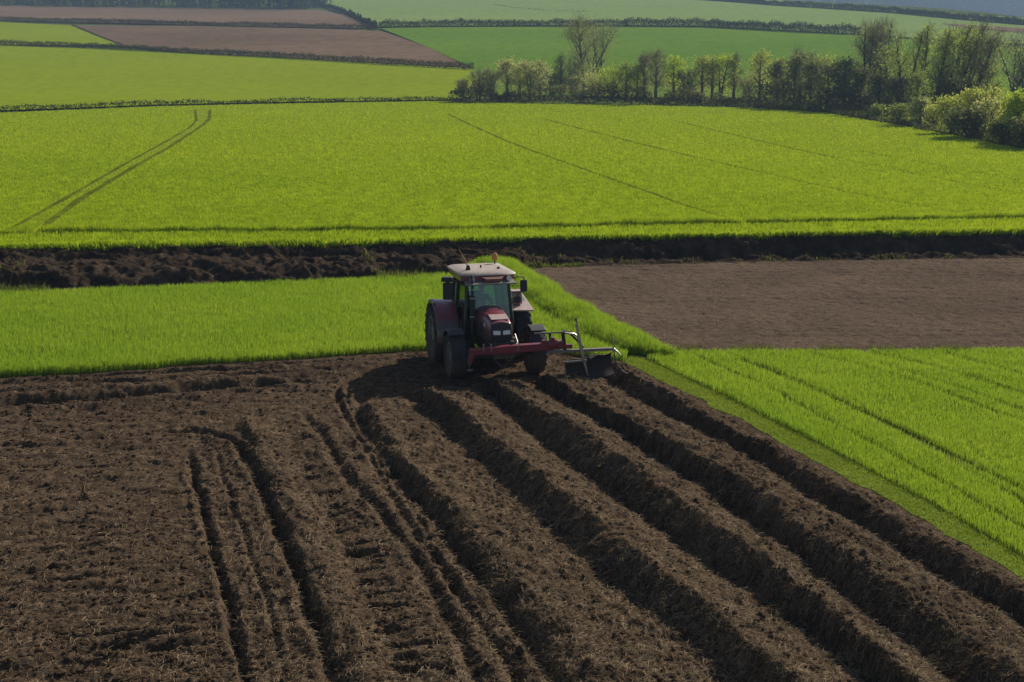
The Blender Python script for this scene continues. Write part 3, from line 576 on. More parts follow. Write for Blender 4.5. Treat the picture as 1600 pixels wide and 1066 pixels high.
def hedge(pts, h, wd, label, dens=20, size=0.55, mat=None, hvar=0.15, name='hedge', cat='hedge', group=None, gap=0.0):
    w = np.array([at(*p) for p in pts]); s = np.concatenate([[0], np.cumsum(np.hypot(*np.diff(w, axis=0).T))]); n = int(s[-1] * dens * h)
    u = rng.random(n) * s[-1]; x = np.interp(u, s, w[:, 0]); y = np.interp(u, s, w[:, 1])
    sd = random.randint(0, 999); top = h * (1 + hvar * vnoise(u * 0.22, 0 * u, sd) + 0.7 * hvar * vnoise(u * 0.7, 0 * u, sd + 1) + 0.5 * hvar * np.clip(vnoise(u * 0.05, 0 * u, sd + 2), 0, 1)); k = rng.random(n) ** 0.8; top = top * (0.78 + 0.4 * rng.random(n))
    if gap: q = vnoise(u * 0.12, 0 * u, sd + 5) > -1 + 2 * gap; u, x, y, top, k = u[q], x[q], y[q], top[q], k[q]; n = len(u)
    r = wd / 2 * np.sqrt(np.clip(1 - k ** 3, 0.05, 1)); x = x + r * (rng.random(n) * 2 - 1) * 0.3; y = y + r * (rng.random(n) * 2 - 1)
    V, Q = leaf_quads(np.column_stack([x, y, H(x, y) + k * top]), size)
    m = max(8, n // 9); j = rng.integers(0, n, m); V2, T2 = twig_tris(np.column_stack([x[j], y[j], H(x[j], y[j]) + top[j] * 0.6]), np.column_stack([rng.standard_normal(m) * .25, rng.standard_normal(m) * .25, 0.5 + 0.35 * h * rng.random(m)]), 0.07)
    o = arrays(name, np.concatenate([V, V2]), Q, T2 + len(V), [mat or M_hedge]); return tag(o, label, cat, group)
hedge([(-140, 179), (0, 174), (250, 165), (480, 161), (712, 157)], 0.75, 1.3, 'low dark hedge along the back of the wide near green field', 70, 0.25, hvar=0.3)
hedge([(-140, 68), (0, 71), (150, 76), (300, 84), (420, 90), (600, 101), (740, 109)], 1.5, 2.4, 'dark hedge sloping down below the brown wedge field', 55, 0.3)
hedge([(-140, 28), (0, 33), (200, 37), (330, 41), (560, 46), (590, 46)], 1.7, 2.6, 'dark hedge between the two brown hill fields', 55, 0.33)
hedge([(592, 44), (700, 42), (890, 42), (980, 42)], 2.5, 3, 'long dark hedge above the deep green field, left of the tall bare tree', 55, 0.38)
hedge([(975, 42), (1100, 43), (1250, 51), (1345, 55)], 3.0, 3, 'dark hedge above the deep green field, running up to the poplars', 55, 0.38)
hedge([(1075, -1), (1200, 8), (1300, 14)], 2.6, 3, 'bumpy far hedge near the top edge with a small clump', 50, 0.42)
hedge([(1302, 14), (1400, 21), (1600, 39.5), (1690, 46)], 2.6, 3, 'far hedge running down to the right edge under the blue hill', 50, 0.42)
hedge([(497, 8), (520, 14), (545, 24), (570, 37), (588, 45)], 1.8, 3.0, 'short scrubby hedge climbing from the brown field corner to the far wood', 30, 0.5, hvar=0.4)
hedge([(112, 40), (150, 56), (192, 72)], 0.5, 0.8, 'thin line of rough growth between green wedge and brown field', 14, 0.35)
hedge([(770, 7), (800, 12), (860, 17), (930, 19)], 0.35, 0.6, 'faint dark line of growth across the pale upper field', 8, 0.4)

def tree(px, py, top, wpx, kind, label, stems=1, lean=0.0, crown0=0.35, leaves=900, name='tree', cat='tree', group=None, bark=None, leafsize=None, spread=1.0, dome=False):
    x, y = at(px, py); z0 = float(H(x, y)); s = scale_at(y, z0); h = (py - top) / s; w = wpx / s; root = empty(name, (x, y, z0 - 0.1)); tag(root, label, cat, group)
    mb = MB(); tips = []; dirs = []; r0 = 0.023 * h + 0.05; rnd = random.Random(int(px * 7 + py))
    for k in range(stems):
        a = rnd.random() * 6.28; out = (0.0 if stems == 1 else rnd.uniform(0.2, 0.45)) * w * spread; bx = rnd.uniform(-.3, .3) * min(1, stems - 1) * w * 0.35; ex = lean * h + math.cos(a) * out; ey = math.sin(a) * out * 0.8
        if stems > 1: ex = lean * h + (k / (stems - 1) - 0.5) * w * 0.75 * spread + rnd.uniform(-.08, .08) * w
        hh = h * rnd.uniform(0.82, 0.97); pts = []; N = 7
        for i in range(N):
            t = i / (N - 1); pts.append((bx + (ex - bx) * t ** 1.25 + rnd.uniform(-.03, .03) * w * t, ey * t ** 1.2 + rnd.uniform(-.03, .03) * w * t, hh * t))
        rad = [r0 / math.sqrt(stems) * (1.25 - 1.1 * i / (N - 1)) + 0.012 for i in range(N)]; mb.tube(pts, rad, 6)
        nb = int(9 + 5 * (stems == 1))
        for b in range(nb):
            t = crown0 * 0.75 + (0.97 - crown0 * 0.75) * (b + rnd.random()) / nb; i = min(N - 2, int(t * (N - 1))); f = t * (N - 1) - i; p = Vector(pts[i]).lerp(Vector(pts[i + 1]), f)
            aa = b * 2.4 + rnd.random(); prof = math.sin(math.pi * min(1, max(0.05, (t - crown0 * 0.6) / (1.02 - crown0 * 0.6))) ** 0.75) if not dome else math.sqrt(max(0.05, 1 - (t) ** 2.2))
            ln = max(0.06 * h, 0.6 * w / math.sqrt(max(1, stems * 0.5)) * prof * rnd.uniform(0.75, 1.15)); up = rnd.uniform(0.55, 1.3) if kind in ('bare', 'green') else rnd.uniform(0.2, 0.9)
            d = Vector((math.cos(aa), math.sin(aa), up)).normalized(); q = p + d * ln * 0.55 + Vector((0, 0, 0.02 * h)); e = p + d * ln + Vector((0, 0, 0.12 * ln)); e.z = min(e.z, h * 1.0)
            mb.tube([p, q, e], [rad[i] * 0.45, rad[i] * 0.28, 0.012], 4, caps=False)
            for tt in (0.35, 0.6, 0.8, 1.0): tips.append(tuple(p.lerp(e, tt))); dirs.append(tuple(d))
            for _ in range(2):
                g = p.lerp(e, rnd.uniform(0.3, 0.8)); d2 = (d + Vector((rnd.uniform(-.8, .8), rnd.uniform(-.8, .8), rnd.uniform(0, .8)))).normalized(); e2 = g + d2 * ln * rnd.uniform(.3, .5); e2.z = min(e2.z, h); mb.tube([g, e2], [rad[i] * 0.2, 0.01], 3, caps=False); tips.append(tuple(e2)); dirs.append(tuple(d2))
    mb.build('trunk', bark or M_bark, root)
    T = np.array(tips); D = np.array(dirs); n = leaves; j = rng.integers(0, len(T), n); n = int(n * {'dark': 2.0, 'bare': 2.8, 'green': 2.4}.get(kind, 4.0)); j = rng.integers(0, len(T), n); sg = 0.085 * w + 0.024 * h; cen = T[j] + rng.standard_normal((n, 3)) * np.array([sg, sg, sg * 0.8]); zt = h * (0.97 + 0.07 * rng.standard_normal(n)); cen[:, 2] = np.where(cen[:, 2] > zt, zt - np.abs(cen[:, 2] - zt) * 1.5, cen[:, 2]); cen[:, 2] = np.maximum(cen[:, 2], 0.04 * h)
    V, Q = leaf_quads(cen, leafsize or {'bare': 0.17, 'dark': 0.29}.get(kind, 0.21))
    m = {'bare': 2200, 'green': 700, 'dark': 500}.get(kind, 350); j = rng.integers(0, len(T), m); D2 = D[j] * 0.6 + rng.standard_normal((m, 3)) * 0.28 + np.array([0, 0, 0.75]); D2 /= np.linalg.norm(D2, axis=1)[:, None]; D2 *= (0.05 * h * (0.5 + rng.random(m)))[:, None]
    V2, T2 = twig_tris(T[j] + rng.standard_normal((m, 3)) * sg * 0.7, D2, 0.045)
    o = arrays('crown', np.concatenate([V, V2]), Q, T2 + len(V), [LEAF[kind], M_twig if kind in ('bare', 'green') else M_bark], root, np.concatenate([np.zeros(len(Q)), np.ones(len(T2))]))
    return root
GT = 'trees of the valley tree line'
trees = [  # px, py, top, width, kind, label, extra
    (722, 158, 122, 22, 'bare', 'small bare twiggy bush at the left tip of the tree line', dict(stems=4, crown0=.1, leaves=350)),
    (748, 158, 106, 26, 'bare', 'thin grey twiggy young tree, second from the left tip of the tree line', dict(stems=3, crown0=.2, leaves=300)),
    (768, 157, 108, 24, 'bare', 'bare many-stemmed sapling just left of the first pale leafy tree', dict(stems=4, crown0=.2, leaves=320)),
    (792, 157, 90, 34, 'cream', 'leftmost pale yellow leafy tree, with a straight dark trunk', dict(leaves=800, crown0=.42)),
    (812, 156, 103, 20, 'bud', 'slim budding tree squeezed between two pale yellow trees', dict(leaves=300, crown0=.45)),
    (829, 157, 92, 32, 'cream', 'pale yellow leafy tree with a leaning forked trunk', dict(leaves=700, crown0=.4, lean=-.06, stems=2, spread=.5)),
    (843, 156, 92, 30, 'cream', 'pale yellow tree with rounded orange-tinted crown, right of the forked one', dict(leaves=650, crown0=.4)),
    (862, 152, 115, 34, 'bare', 'low spray of pale bare twigs left of the thin green tree', dict(stems=5, crown0=.15, leaves=420)),
    (876, 152, 80, 24, 'green', 'thin upright green tree left of the tallest bare tree', dict(leaves=420, crown0=.4)),
    (898, 150, 88, 30, 'bare', 'short bare twiggy tree under the left side of the tallest tree', dict(stems=3, crown0=.25, leaves=420)),
    (913, 148, 27, 58, 'bare', 'tallest bare tree on one slender leaning trunk, rising past the hill hedge', dict(leaves=1300, crown0=.38, lean=-.10)),
    (931, 124, 38, 80, 'bare', 'tall vase-shaped bare tree of many stems fanning out to the right', dict(stems=6, leaves=1700, crown0=.3, lean=.06)),
    (895, 152, 116, 34, 'cream', 'low pale bush at the foot of the tallest bare tree', dict(stems=4, crown0=.1, leaves=420, dome=True)),
    (936, 156, 114, 44, 'cream', 'low whitish leafy bush under the vase-shaped tree', dict(stems=4, crown0=.1, leaves=650, dome=True)),
    (958, 158, 103, 46, 'lime', 'round lime-green bush right of the vase-shaped tree', dict(stems=3, crown0=.15, leaves=900, dome=True)),
    (978, 159, 92, 36, 'green', 'mid-green bushy tree behind the round lime bush', dict(leaves=750, crown0=.25)),
    (995, 159, 98, 30, 'lime', 'small lime tree left of the bare trunk pair', dict(leaves=450, crown0=.3)),
    (1006, 159, 78, 32, 'bare', 'grey-green budding tree on a single straight pole-like trunk', dict(leaves=600, crown0=.45)),
    (1024, 161, 72, 38, 'bare', 'pale bare tree with crooked visible limbs, left of the bright yellow-green one', dict(leaves=520, crown0=.35, bark=M_barkpale)),
    (1052, 158, 82, 38, 'lime', 'brightest yellow-green tree in the middle of the tree line', dict(leaves=850, crown0=.4)),
    (1074, 159, 105, 34, 'dark', 'low dark green bush right of the brightest yellow-green tree', dict(stems=3, crown0=.12, leaves=800, dome=True)),
    (1096, 160, 76, 34, 'bud', 'yellow-topped budding tree, left one of a close pair', dict(leaves=560, crown0=.4)),
    (1112, 160, 84, 30, 'green', 'slim grey-green tree filling the middle of the close pair', dict(leaves=450, crown0=.4)),
    (1128, 160, 79, 38, 'lime', 'lime tree with dark branching trunk, right one of a close pair', dict(leaves=620, crown0=.35, stems=2, spread=.6)),
    (1146, 160, 85, 24, 'bare', 'thin bare tree at the right shoulder of the lime tree', dict(leaves=260, crown0=.35)),
    (1168, 161, 122, 34, 'bare', 'low bare scrub in the gap between lime tree and dark wood', dict(stems=5, crown0=.1, leaves=420)),
    (1186, 162, 77, 36, 'bud', 'pale yellow tree with bare forked limbs at the left end of the dark wood', dict(leaves=560, crown0=.42)),
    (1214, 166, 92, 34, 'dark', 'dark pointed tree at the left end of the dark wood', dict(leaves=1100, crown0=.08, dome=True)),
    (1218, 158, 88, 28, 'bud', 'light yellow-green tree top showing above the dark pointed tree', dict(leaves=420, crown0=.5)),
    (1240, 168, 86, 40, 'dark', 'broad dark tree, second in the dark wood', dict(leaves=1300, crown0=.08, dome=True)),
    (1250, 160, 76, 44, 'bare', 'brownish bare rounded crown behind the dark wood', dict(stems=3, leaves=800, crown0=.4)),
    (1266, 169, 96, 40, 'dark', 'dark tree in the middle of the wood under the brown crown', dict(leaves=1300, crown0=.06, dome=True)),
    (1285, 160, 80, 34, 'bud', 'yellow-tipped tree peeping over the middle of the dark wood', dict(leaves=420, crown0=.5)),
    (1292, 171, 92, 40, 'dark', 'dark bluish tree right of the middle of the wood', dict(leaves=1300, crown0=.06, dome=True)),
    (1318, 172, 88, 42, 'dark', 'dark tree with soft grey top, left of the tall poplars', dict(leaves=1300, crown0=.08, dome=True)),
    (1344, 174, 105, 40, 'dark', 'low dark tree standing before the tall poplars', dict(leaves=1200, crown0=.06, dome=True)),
    (1351, 170, 27, 42, 'bare', 'left poplar of the tall group with straight parallel trunks', dict(stems=2, spread=.5, leaves=800, crown0=.42)),
    (1363, 168, 24, 38, 'bare', 'middle poplar of the tall group with straight parallel trunks', dict(leaves=650, crown0=.42)),
    (1376, 169, 28, 44, 'bare', 'right poplar of the tall group with straight parallel trunks', dict(stems=2, spread=.5, leaves=800, crown0=.42)),
    (1392, 176, 66, 44, 'green', 'grey-green tree filling the gap right of the tall poplars', dict(leaves=900, crown0=.2, stems=2)),
    (1372, 177, 112, 44, 'dark', 'dark low tree under the right poplar', dict(leaves=1200, crown0=.06, dome=True)),
    (1412, 178, 44, 42, 'green', 'soft green tall tree with twin crowns, right of the poplar gap', dict(stems=2, leaves=1100, crown0=.25)),
    (1402, 180, 120, 44, 'dark', 'dark bush below the twin-crowned tree', dict(leaves=1100, crown0=.06, dome=True)),
    (1440, 178, 31, 36, 'green', 'tall narrow green tree between twin-crowned tree and leaning trunks', dict(leaves=950, crown0=.3)),
    (1432, 182, 108, 44, 'green', 'mid-height green bush with one light patch below the narrow tree', dict(leaves=900, crown0=.1, dome=True)),
    (1458, 190, 38, 44, 'green', 'first leaning dark-trunked tree of the right-hand grove', dict(leaves=1100, crown0=.4, lean=.10)),
    (1466, 188, 34, 44, 'green', 'second leaning tree of the right-hand grove, with a forked trunk', dict(stems=2, leaves=1100, crown0=.4, lean=.16)),
    (1488, 186, 34, 42, 'bare', 'pale topped leaning tree in the middle of the right-hand grove', dict(leaves=800, crown0=.4, lean=.14, stems=2)),
    (1504, 186, 38, 48, 'green', 'fourth leaning tree of the grove with slim parallel limbs', dict(stems=3, leaves=1200, crown0=.4, lean=.12)),
    (1512, 188, 36, 50, 'bare', 'rightmost leaning tree of the grove on a long slanting trunk', dict(leaves=900, crown0=.42, lean=.22)),
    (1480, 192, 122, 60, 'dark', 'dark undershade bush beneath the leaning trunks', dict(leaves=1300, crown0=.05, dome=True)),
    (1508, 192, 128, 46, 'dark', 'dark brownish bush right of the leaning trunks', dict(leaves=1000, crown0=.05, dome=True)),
    (1538, 184, 92, 46, 'green', 'pale green round tree right of the leaning grove', dict(leaves=1000, crown0=.2, dome=True)),
    (1528, 178, 115, 30, 'lime', 'small light-green bush at the foot of the pale round tree', dict(leaves=420, crown0=.2)),
    (1578, 160, 46, 74, 'bare', 'open bare tree with spreading limbs near the right edge', dict(stems=4, leaves=700, crown0=.35)),
    (1572, 170, 70, 30, 'bare', 'bare tree with a thick trunk slanting up to the right edge', dict(leaves=420, crown0=.5, lean=.45, stems=1)),
    (1604, 170, 60, 50, 'green', 'green tree cut by the right edge behind the slanting trunk', dict(stems=2, leaves=900, crown0=.3)),
    (1437, 196, 152, 30, 'cream', 'small pale budding tree standing alone before the dark wood', dict(leaves=420, crown0=.3)),
    (1404, 190, 162, 32, 'green', 'low scrubby green bush left of the lone pale tree', dict(stems=3, leaves=420, crown0=.05, dome=True)),
    (1370, 186, 162, 24, 'green', 'smallest green bush on the weedy ground', dict(stems=3, leaves=280, crown0=.05, dome=True)),
    (1460, 200, 160, 30, 'bud', 'thin yellowish shrub between lone pale tree and the yellow bush', dict(stems=4, leaves=300, crown0=.1)),
    (1488, 208, 148, 46, 'bud', 'yellowish leafy bush left of the large yellow one', dict(stems=3, leaves=900, crown0=.1, dome=True)),
    (1528, 212, 137, 62, 'bud', 'large sunlit yellow bush near the right edge', dict(stems=4, leaves=1500, crown0=.12, dome=True, spread=.7)),
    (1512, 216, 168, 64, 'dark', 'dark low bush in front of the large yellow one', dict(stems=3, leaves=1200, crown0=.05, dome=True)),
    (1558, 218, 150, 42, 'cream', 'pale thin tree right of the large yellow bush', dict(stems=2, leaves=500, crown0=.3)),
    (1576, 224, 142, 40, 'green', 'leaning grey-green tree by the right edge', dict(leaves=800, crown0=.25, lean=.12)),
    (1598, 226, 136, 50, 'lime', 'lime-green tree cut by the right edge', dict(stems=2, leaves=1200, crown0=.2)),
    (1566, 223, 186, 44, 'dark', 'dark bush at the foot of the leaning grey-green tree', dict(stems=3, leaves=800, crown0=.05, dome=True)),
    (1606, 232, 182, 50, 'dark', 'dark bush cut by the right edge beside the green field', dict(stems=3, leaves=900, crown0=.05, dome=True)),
]
for px, py, top, w, kind, label, kw in trees:
    bush = any(b in label.split(',')[0] for b in ('bush', 'shrub', 'scrub ', 'spray'))
    tree(px, py, top, w, kind, label, name='bush' if bush else 'tree', cat='bush' if bush else 'tree', group=GT, **kw)
hedge([(706, 159), (760, 159), (1000, 162), (1180, 167), (1320, 173), (1400, 178)], 2.3, 5, 'dark tangled undergrowth along the foot of the tree line', 44, 0.42, M_under, 0.6, name='undergrowth', cat=None)['kind'] = 'stuff'
hedge([(735, 153), (900, 151), (1050, 153), (1200, 158)], 4.2, 5, 'pale bare scrub growing thickly between the tree trunks', 50, 0.26, M_scrubtwig, 0.45, name='undergrowth', cat=None)['kind'] = 'stuff'
hedge([(1200, 158), (1330, 163), (1450, 170), (1560, 175)], 6.0, 5, 'grey green scrub filling the grove under the tall trees', 15, 0.32, LEAF['green'], 0.4, name='undergrowth', cat=None)['kind'] = 'stuff'
hedge([(1290, 176), (1340, 184), (1400, 194), (1460, 206)], 0.5, 1.2, 'low dark growth along the edge of the weedy ground', 26, 0.3, M_under, 0.6, name='undergrowth', cat=None)['kind'] = 'stuff'

def wood(name, spots, hm, label, mat, leafs, lsize, trunkr):
    V, Q, n = [], [], 0; mb = MB()
    for (x, y) in spots:
        z = float(H(x, y)); h = hm * random.uniform(0.7, 1.15); w = h * random.uniform(.3, .45)
        if trunkr: mb.tube([(x, y, z - .3), (x + random.uniform(-.4, .4), y, z + h * .45), (x + random.uniform(-.8, .8), y, z + h * .9)], [trunkr * 1.3, trunkr, trunkr * .25], 4, caps=False)
        p = rng.standard_normal((leafs, 3)) * np.array([w * .42, w * .42, h * .26]) + np.array([x, y, z + h * .56]); p[:, 2] = np.maximum(p[:, 2], z + .2); v, q = leaf_quads(p, lsize); V.append(v); Q.append(q + n); n += len(v)
    V = np.concatenate(V); Q = np.concatenate(Q); mi = np.zeros(len(Q))
    if trunkr: tv = np.array(mb.v); tq = np.array([f for f in mb.f if len(f) == 4]) + len(V); V = np.concatenate([V, tv]); Q = np.concatenate([Q, tq]); mi = np.concatenate([mi, np.ones(len(tq))])
    return tag(arrays(name, V, Q, None, [mat, M_bark], None, mi), label, kind='stuff')
sp_ = []
for k in range(280):
    px = random.uniform(-90, 505); py = np.interp(px, [-90, 0, 300, 480, 505], [6, 10, 14, 16, 10]) - random.uniform(0, 5) ; sp_.append(tuple(at(px, py) + np.array([0, random.uniform(0, 45)])))
wood('far_wood', sp_, 15, 'bluish grey far wood above the brown hill fields, top left', M_wood, 150, 1.1, 0.22)
sp_ = []
for k in range(1900):
    y = random.uniform(1950, 2700); x = y * random.uniform(0.17, 0.47)
    if y > 2250 and vnoise(np.array([x / 70]), np.array([y / 45]), 9)[0] > 0.42: continue
    sp_.append((x, y))
wood('hill_wood', sp_, 17, 'blue hazy wood covering the distant hill, top right', M_wood, 20, 6.0, 0)

# ------------------------------------------------------------------ tractor (forward is -y, x to the right of the picture)
P_red = paint('faded maroon paint', (0.20, 0.034, 0.055), 0.32, coat=0.5, dirt=0.35, mud=1.75)
P_redbeam = paint('red implement paint', (0.19, 0.018, 0.035), 0.4, coat=0.2, dirt=0.35, mud=0.95, scale=9)
P_cream = paint('sun bleached cream paint', (0.38, 0.305, 0.25), 0.55, dirt=0.6)
P_sunlit = paint('sunlit maroon as pink', (0.40, 0.28, 0.26), 0.5, dirt=0.4)  # maroon where the sun catches it, painted as pale pink
P_black = paint('black plastic', (0.018, 0.018, 0.020), 0.5, dirt=0.3, mud=1.35)
P_frame = paint('dark cab steel', (0.022, 0.025, 0.023), 0.4, coat=0.2, dirt=0.2)
P_tyre = paint('dusty tyre rubber', (0.034, 0.038, 0.044), 0.85, dirt=0.75, spec=0.25, mud=0.25)
P_rim = paint('dusty grey green rim', (0.17, 0.165, 0.14), 0.6, dirt=0.6, mud=0.2)
P_steel = paint('worn bright steel', (0.42, 0.40, 0.37), 0.35, metal=0.75, dirt=0.5)
P_grey = paint('weathered grey steel', (0.20, 0.18, 0.165), 0.55, metal=0.3, dirt=0.6)
P_rust = paint('rusty dark steel', (0.030, 0.022, 0.018), 0.75, metal=0.2, dirt=0.6)
P_lamp = paint('headlamp lens', (0.72, 0.74, 0.72), 0.12, coat=0.8, dirt=0.15)
P_orange = paint('amber plastic', (0.50, 0.16, 0.04), 0.3, coat=0.5, dirt=0.3)
P_mirror = paint('mirror glass', (0.6, 0.62, 0.62), 0.05, metal=1.0, dirt=0.05)
P_white = paint('worn white lettering', (0.65, 0.60, 0.60), 0.5)
P_seat = paint('dark seat cloth', (0.02, 0.024, 0.03), 0.9)
def glass(name, tint, gloss=0.10):
    m, nt, out = mk(name); t = nt.nodes.new('ShaderNodeBsdfTransparent'); t.inputs['Color'].default_value = (*tint, 1); g = nt.nodes.new('ShaderNodeBsdfGlossy'); g.inputs['Roughness'].default_value = 0.03; g.inputs['Color'].default_value = (0.9, 0.95, 0.95, 1)
    f = nt.nodes.new('ShaderNodeFresnel'); f.inputs['IOR'].default_value = 1.5; a = nt.nodes.new('ShaderNodeMath'); a.operation = 'MULTIPLY_ADD'; L(nt, f.outputs[0], a.inputs[0]); a.inputs[1].default_value = 0.9; a.inputs[2].default_value = gloss
    mx = nt.nodes.new('ShaderNodeMixShader'); L(nt, a.outputs[0], mx.inputs[0]); L(nt, t.outputs[0], mx.inputs[1]); L(nt, g.outputs[0], mx.inputs[2]); L(nt, mx.outputs[0], out.inputs['Surface']); return m
P_glass = glass('tinted cab glass', (0.52, 0.72, 0.76), 0.06)

YAW = R(14); REAR = np.array([-1.03, 38.25])
tr = empty('tractor', (REAR[0], REAR[1], -0.06), YAW); tr.rotation_euler = (R(-1.6), 0, YAW); tag(tr, 'maroon farm tractor with cream cab roof working in the dark ploughed soil', 'tractor')
def wheel(x, y, z, r, w, side, lugs):
    e = empty('wheel', (x, y, z), parent=tr); t = MB(); ri = r * 0.60
    t.lathe_x([(-w * .36, ri), (-w * .47, ri + (r - ri) * .35), (-w * .50, r * .86), (-w * .42, r * .945), (-w * .2, r * .965), (w * .2, r * .965), (w * .42, r * .945), (w * .50, r * .86), (w * .47, ri + (r - ri) * .35), (w * .36, ri), (-w * .36, ri)], n=48)
    for k in range(lugs):      # slanted tread bars, left and right in turn
        for sd in (-1, 1):
            a = 2 * math.pi * (k + (0.5 if sd > 0 else 0)) / lugs; da = 0.52 * 2 * math.pi / lugs * 1.6; V = []
            for (xx, off, rr) in ((0.0, 0, r * 0.99), (sd * w * .30, da * .6, r * 0.995), (sd * w * .52, da, r * .93)):
                for (dw, rad) in ((-.055, rr), (.055, rr), (.075, r * .92 if abs(xx) < w * .45 else r * .82), (-.075, r * .92 if abs(xx) < w * .45 else r * .82)):
                    q = a + off + dw * 0.75 / r; V.append((xx, rad * math.cos(q), rad * math.sin(q)))
            t.loft([V[0:4], V[4:8], V[8:12]])
    t.build('tyre', P_tyre, e, smooth=True)
    m = MB(); s = side; m.lathe_x([(s * w * .34, ri + .005), (s * w * .40, ri - .01), (s * w * .40, ri - .05), (s * w * .22, ri - .08), (s * w * .10, ri * .55), (s * w * .16, ri * .42), (s * w * .30, ri * .36), (s * w * .32, ri * .16), (s * w * .36, 0.002)], n=36)
    m.lathe_x([(-s * w * .34, ri + .005), (-s * w * .38, ri - .04), (-s * w * .1, ri * .6), (-s * w * .1, 0.002)], n=36)
    for k in range(8): a = 2 * math.pi * k / 8; m.box((s * w * .17, ri * .47 * math.cos(a), ri * .47 * math.sin(a)), (.06, .04, .04), (a, 0, 0))
    m.build('rim', P_rim, e, smooth=True); return e
wheel(-1.25, 0, .90, .90, .50, -1, 19); wheel(1.25, 0, .90, .90, .50, 1, 19)
wheel(-1.18, -2.3, .66, .66, .44, -1, 16); wheel(1.18, -2.3, .66, .66, .44, 1, 16)
m = MB(); m.box((0, -1.35, .86), (.56, 2.7, .42)); m.box((0, .1, .98), (.70, .9, .62)); m.box((0, -2.75, .80), (.44, .7, .34)); m.box((.30, -1.6, .72), (.12, 1.0, .18)); m.box((-.62, -.95, .66), (.42, .95, .50)); m.box((.62, -.95, .66), (.42, .95, .50)); m.build('chassis', P_black, tr, bevel=.04)
m = MB(); m.tube([(-1.25, 0, .9), (1.25, 0, .9)], .15, 14); m.build('rear_axle', P_black, tr, smooth=True)
m = MB(); m.box((0, -2.3, .66), (1.5, .20, .22)); m.tube([(-1.2, -2.3, .66), (1.2, -2.3, .66)], .11, 12); m.tube([(-.95, -2.15, .60), (.95, -2.15, .60)], .03, 8); m.build('front_axle', P_black, tr, bevel=.02)
# bonnet lofted from the cab to the nose
def hood_ring(y, w, zt, zb, sh):
    h = w / 2; return [(-h, y, zb), (-h * 1.02, y, (zb + zt) / 2), (-h * .96, y, zt - .13), (-h * .80, y, zt - .04), (-h * .35, y, zt), (0, y, zt + .012), (h * .35, y, zt), (h * .80, y, zt - .04), (h * .96, y, zt - .13), (h * 1.02, y, (zb + zt) / 2), (h, y, zb)]
m = MB(); m.loft([hood_ring(-1.42, .80, 1.92, 1.12, 0), hood_ring(-1.9, .79, 1.89, 1.12, 0), hood_ring(-2.5, .75, 1.82, 1.12, 0), hood_ring(-2.9, .70, 1.74, 1.14, 0), hood_ring(-3.05, .66, 1.68, 1.18, 0)]); bon = m.build('bonnet', P_red, tr, bevel=.012, smooth=True)
m = MB(); m.box((0, -2.72, 1.786), (.52, .42, .02), (R(11.0), 0, 0)); m.build('bonnet_glint', P_sunlit, bon, bevel=.008)  # added panel, its pale colour paints a sun glint on the bonnet
m = MB()
m.loft([[(-.315, -3.055, 1.30), (.315, -3.055, 1.30), (.30, -3.055, 1.64), (.20, -3.055, 1.67), (-.20, -3.055, 1.67), (-.30, -3.055, 1.64)], [(-.29, -3.12, 1.30), (.29, -3.12, 1.30), (.27, -3.09, 1.60), (.18, -3.085, 1.63), (-.18, -3.085, 1.63), (-.27, -3.09, 1.60)]])
for k in range(5): m.box((0, -3.095, 1.16 + k * .03), (.60, .03, .012))
m.box((0, -3.07, 1.22), (.62, .06, .17)); gr_ = m.build('grille', P_black, tr, bevel=.01)
for s in (-1, 1):
    m = MB(); m.loft([[(s * .035, -3.10, 1.33), (s * .255, -3.09, 1.345), (s * .245, -3.09, 1.47), (s * .035, -3.10, 1.455)], [(s * .04, -3.135, 1.335), (s * .25, -3.125, 1.35), (s * .24, -3.115, 1.465), (s * .04, -3.125, 1.45)]]); m.build('headlight', P_lamp, tr, bevel=.01)
m = MB()
for k, t in enumerate((-2.66, -2.56, -2.47)): m.box((-.376, t, 1.56 - k * .012), (.012, .045, .10), (R(-18), 0, 0)); m.box((-.376, t - .022, 1.60 - k * .012), (.012, .06, .022), (R(-18), 0, 0))
m.build('emblem', P_white, bon)
m = MB(); m.box((-.392, -2.15, 1.42), (.012, .62, .26), (R(-4), 0, 0)); m.build('side_vent', P_black, tr, bevel=.004); m = MB(); m.box((0, -3.0, 1.07), (.66, .5, .12)); m.build('nose_plate', P_black, tr, bevel=.015)
for s in (-1, 1): m = MB(); m.box((s * .37, -2.3, 1.10), (.03, 1.5, .10)); m.build('engine_side', P_black, tr, bevel=.015)
# cab
m = MB(); m.loft([[(-.70, -1.46, 1.0), (.70, -1.46, 1.0), (.74, -.35, 1.0), (.70, .40, 1.0), (-.70, .40, 1.0), (-.74, -.35, 1.0)], [(-.70, -1.46, 1.16), (.70, -1.46, 1.16), (.76, -.35, 1.16), (.70, .42, 1.16), (-.70, .42, 1.16), (-.76, -.35, 1.16)]])
for s in (-1, 1):
    m.tube([(s * .69, -1.46, 1.1), (s * .70, -1.50, 1.55), (s * .62, -1.36, 2.66)], [.05, .055, .05], 6); m.tube([(s * .75, -.38, 1.1), (s * .76, -.38, 1.7), (s * .67, -.36, 2.66)], .045, 6); m.tube([(s * .70, .40, 1.1), (s * .70, .46, 1.75), (s * .62, .44, 2.66)], .05, 6)
    m.tube([(s * .73, -1.38, 1.16), (s * .76, -.40, 1.16)], .035, 6); m.tube([(s * .70, -1.46, 1.50), (s * .3, -1.52, 1.50)], .03, 6)
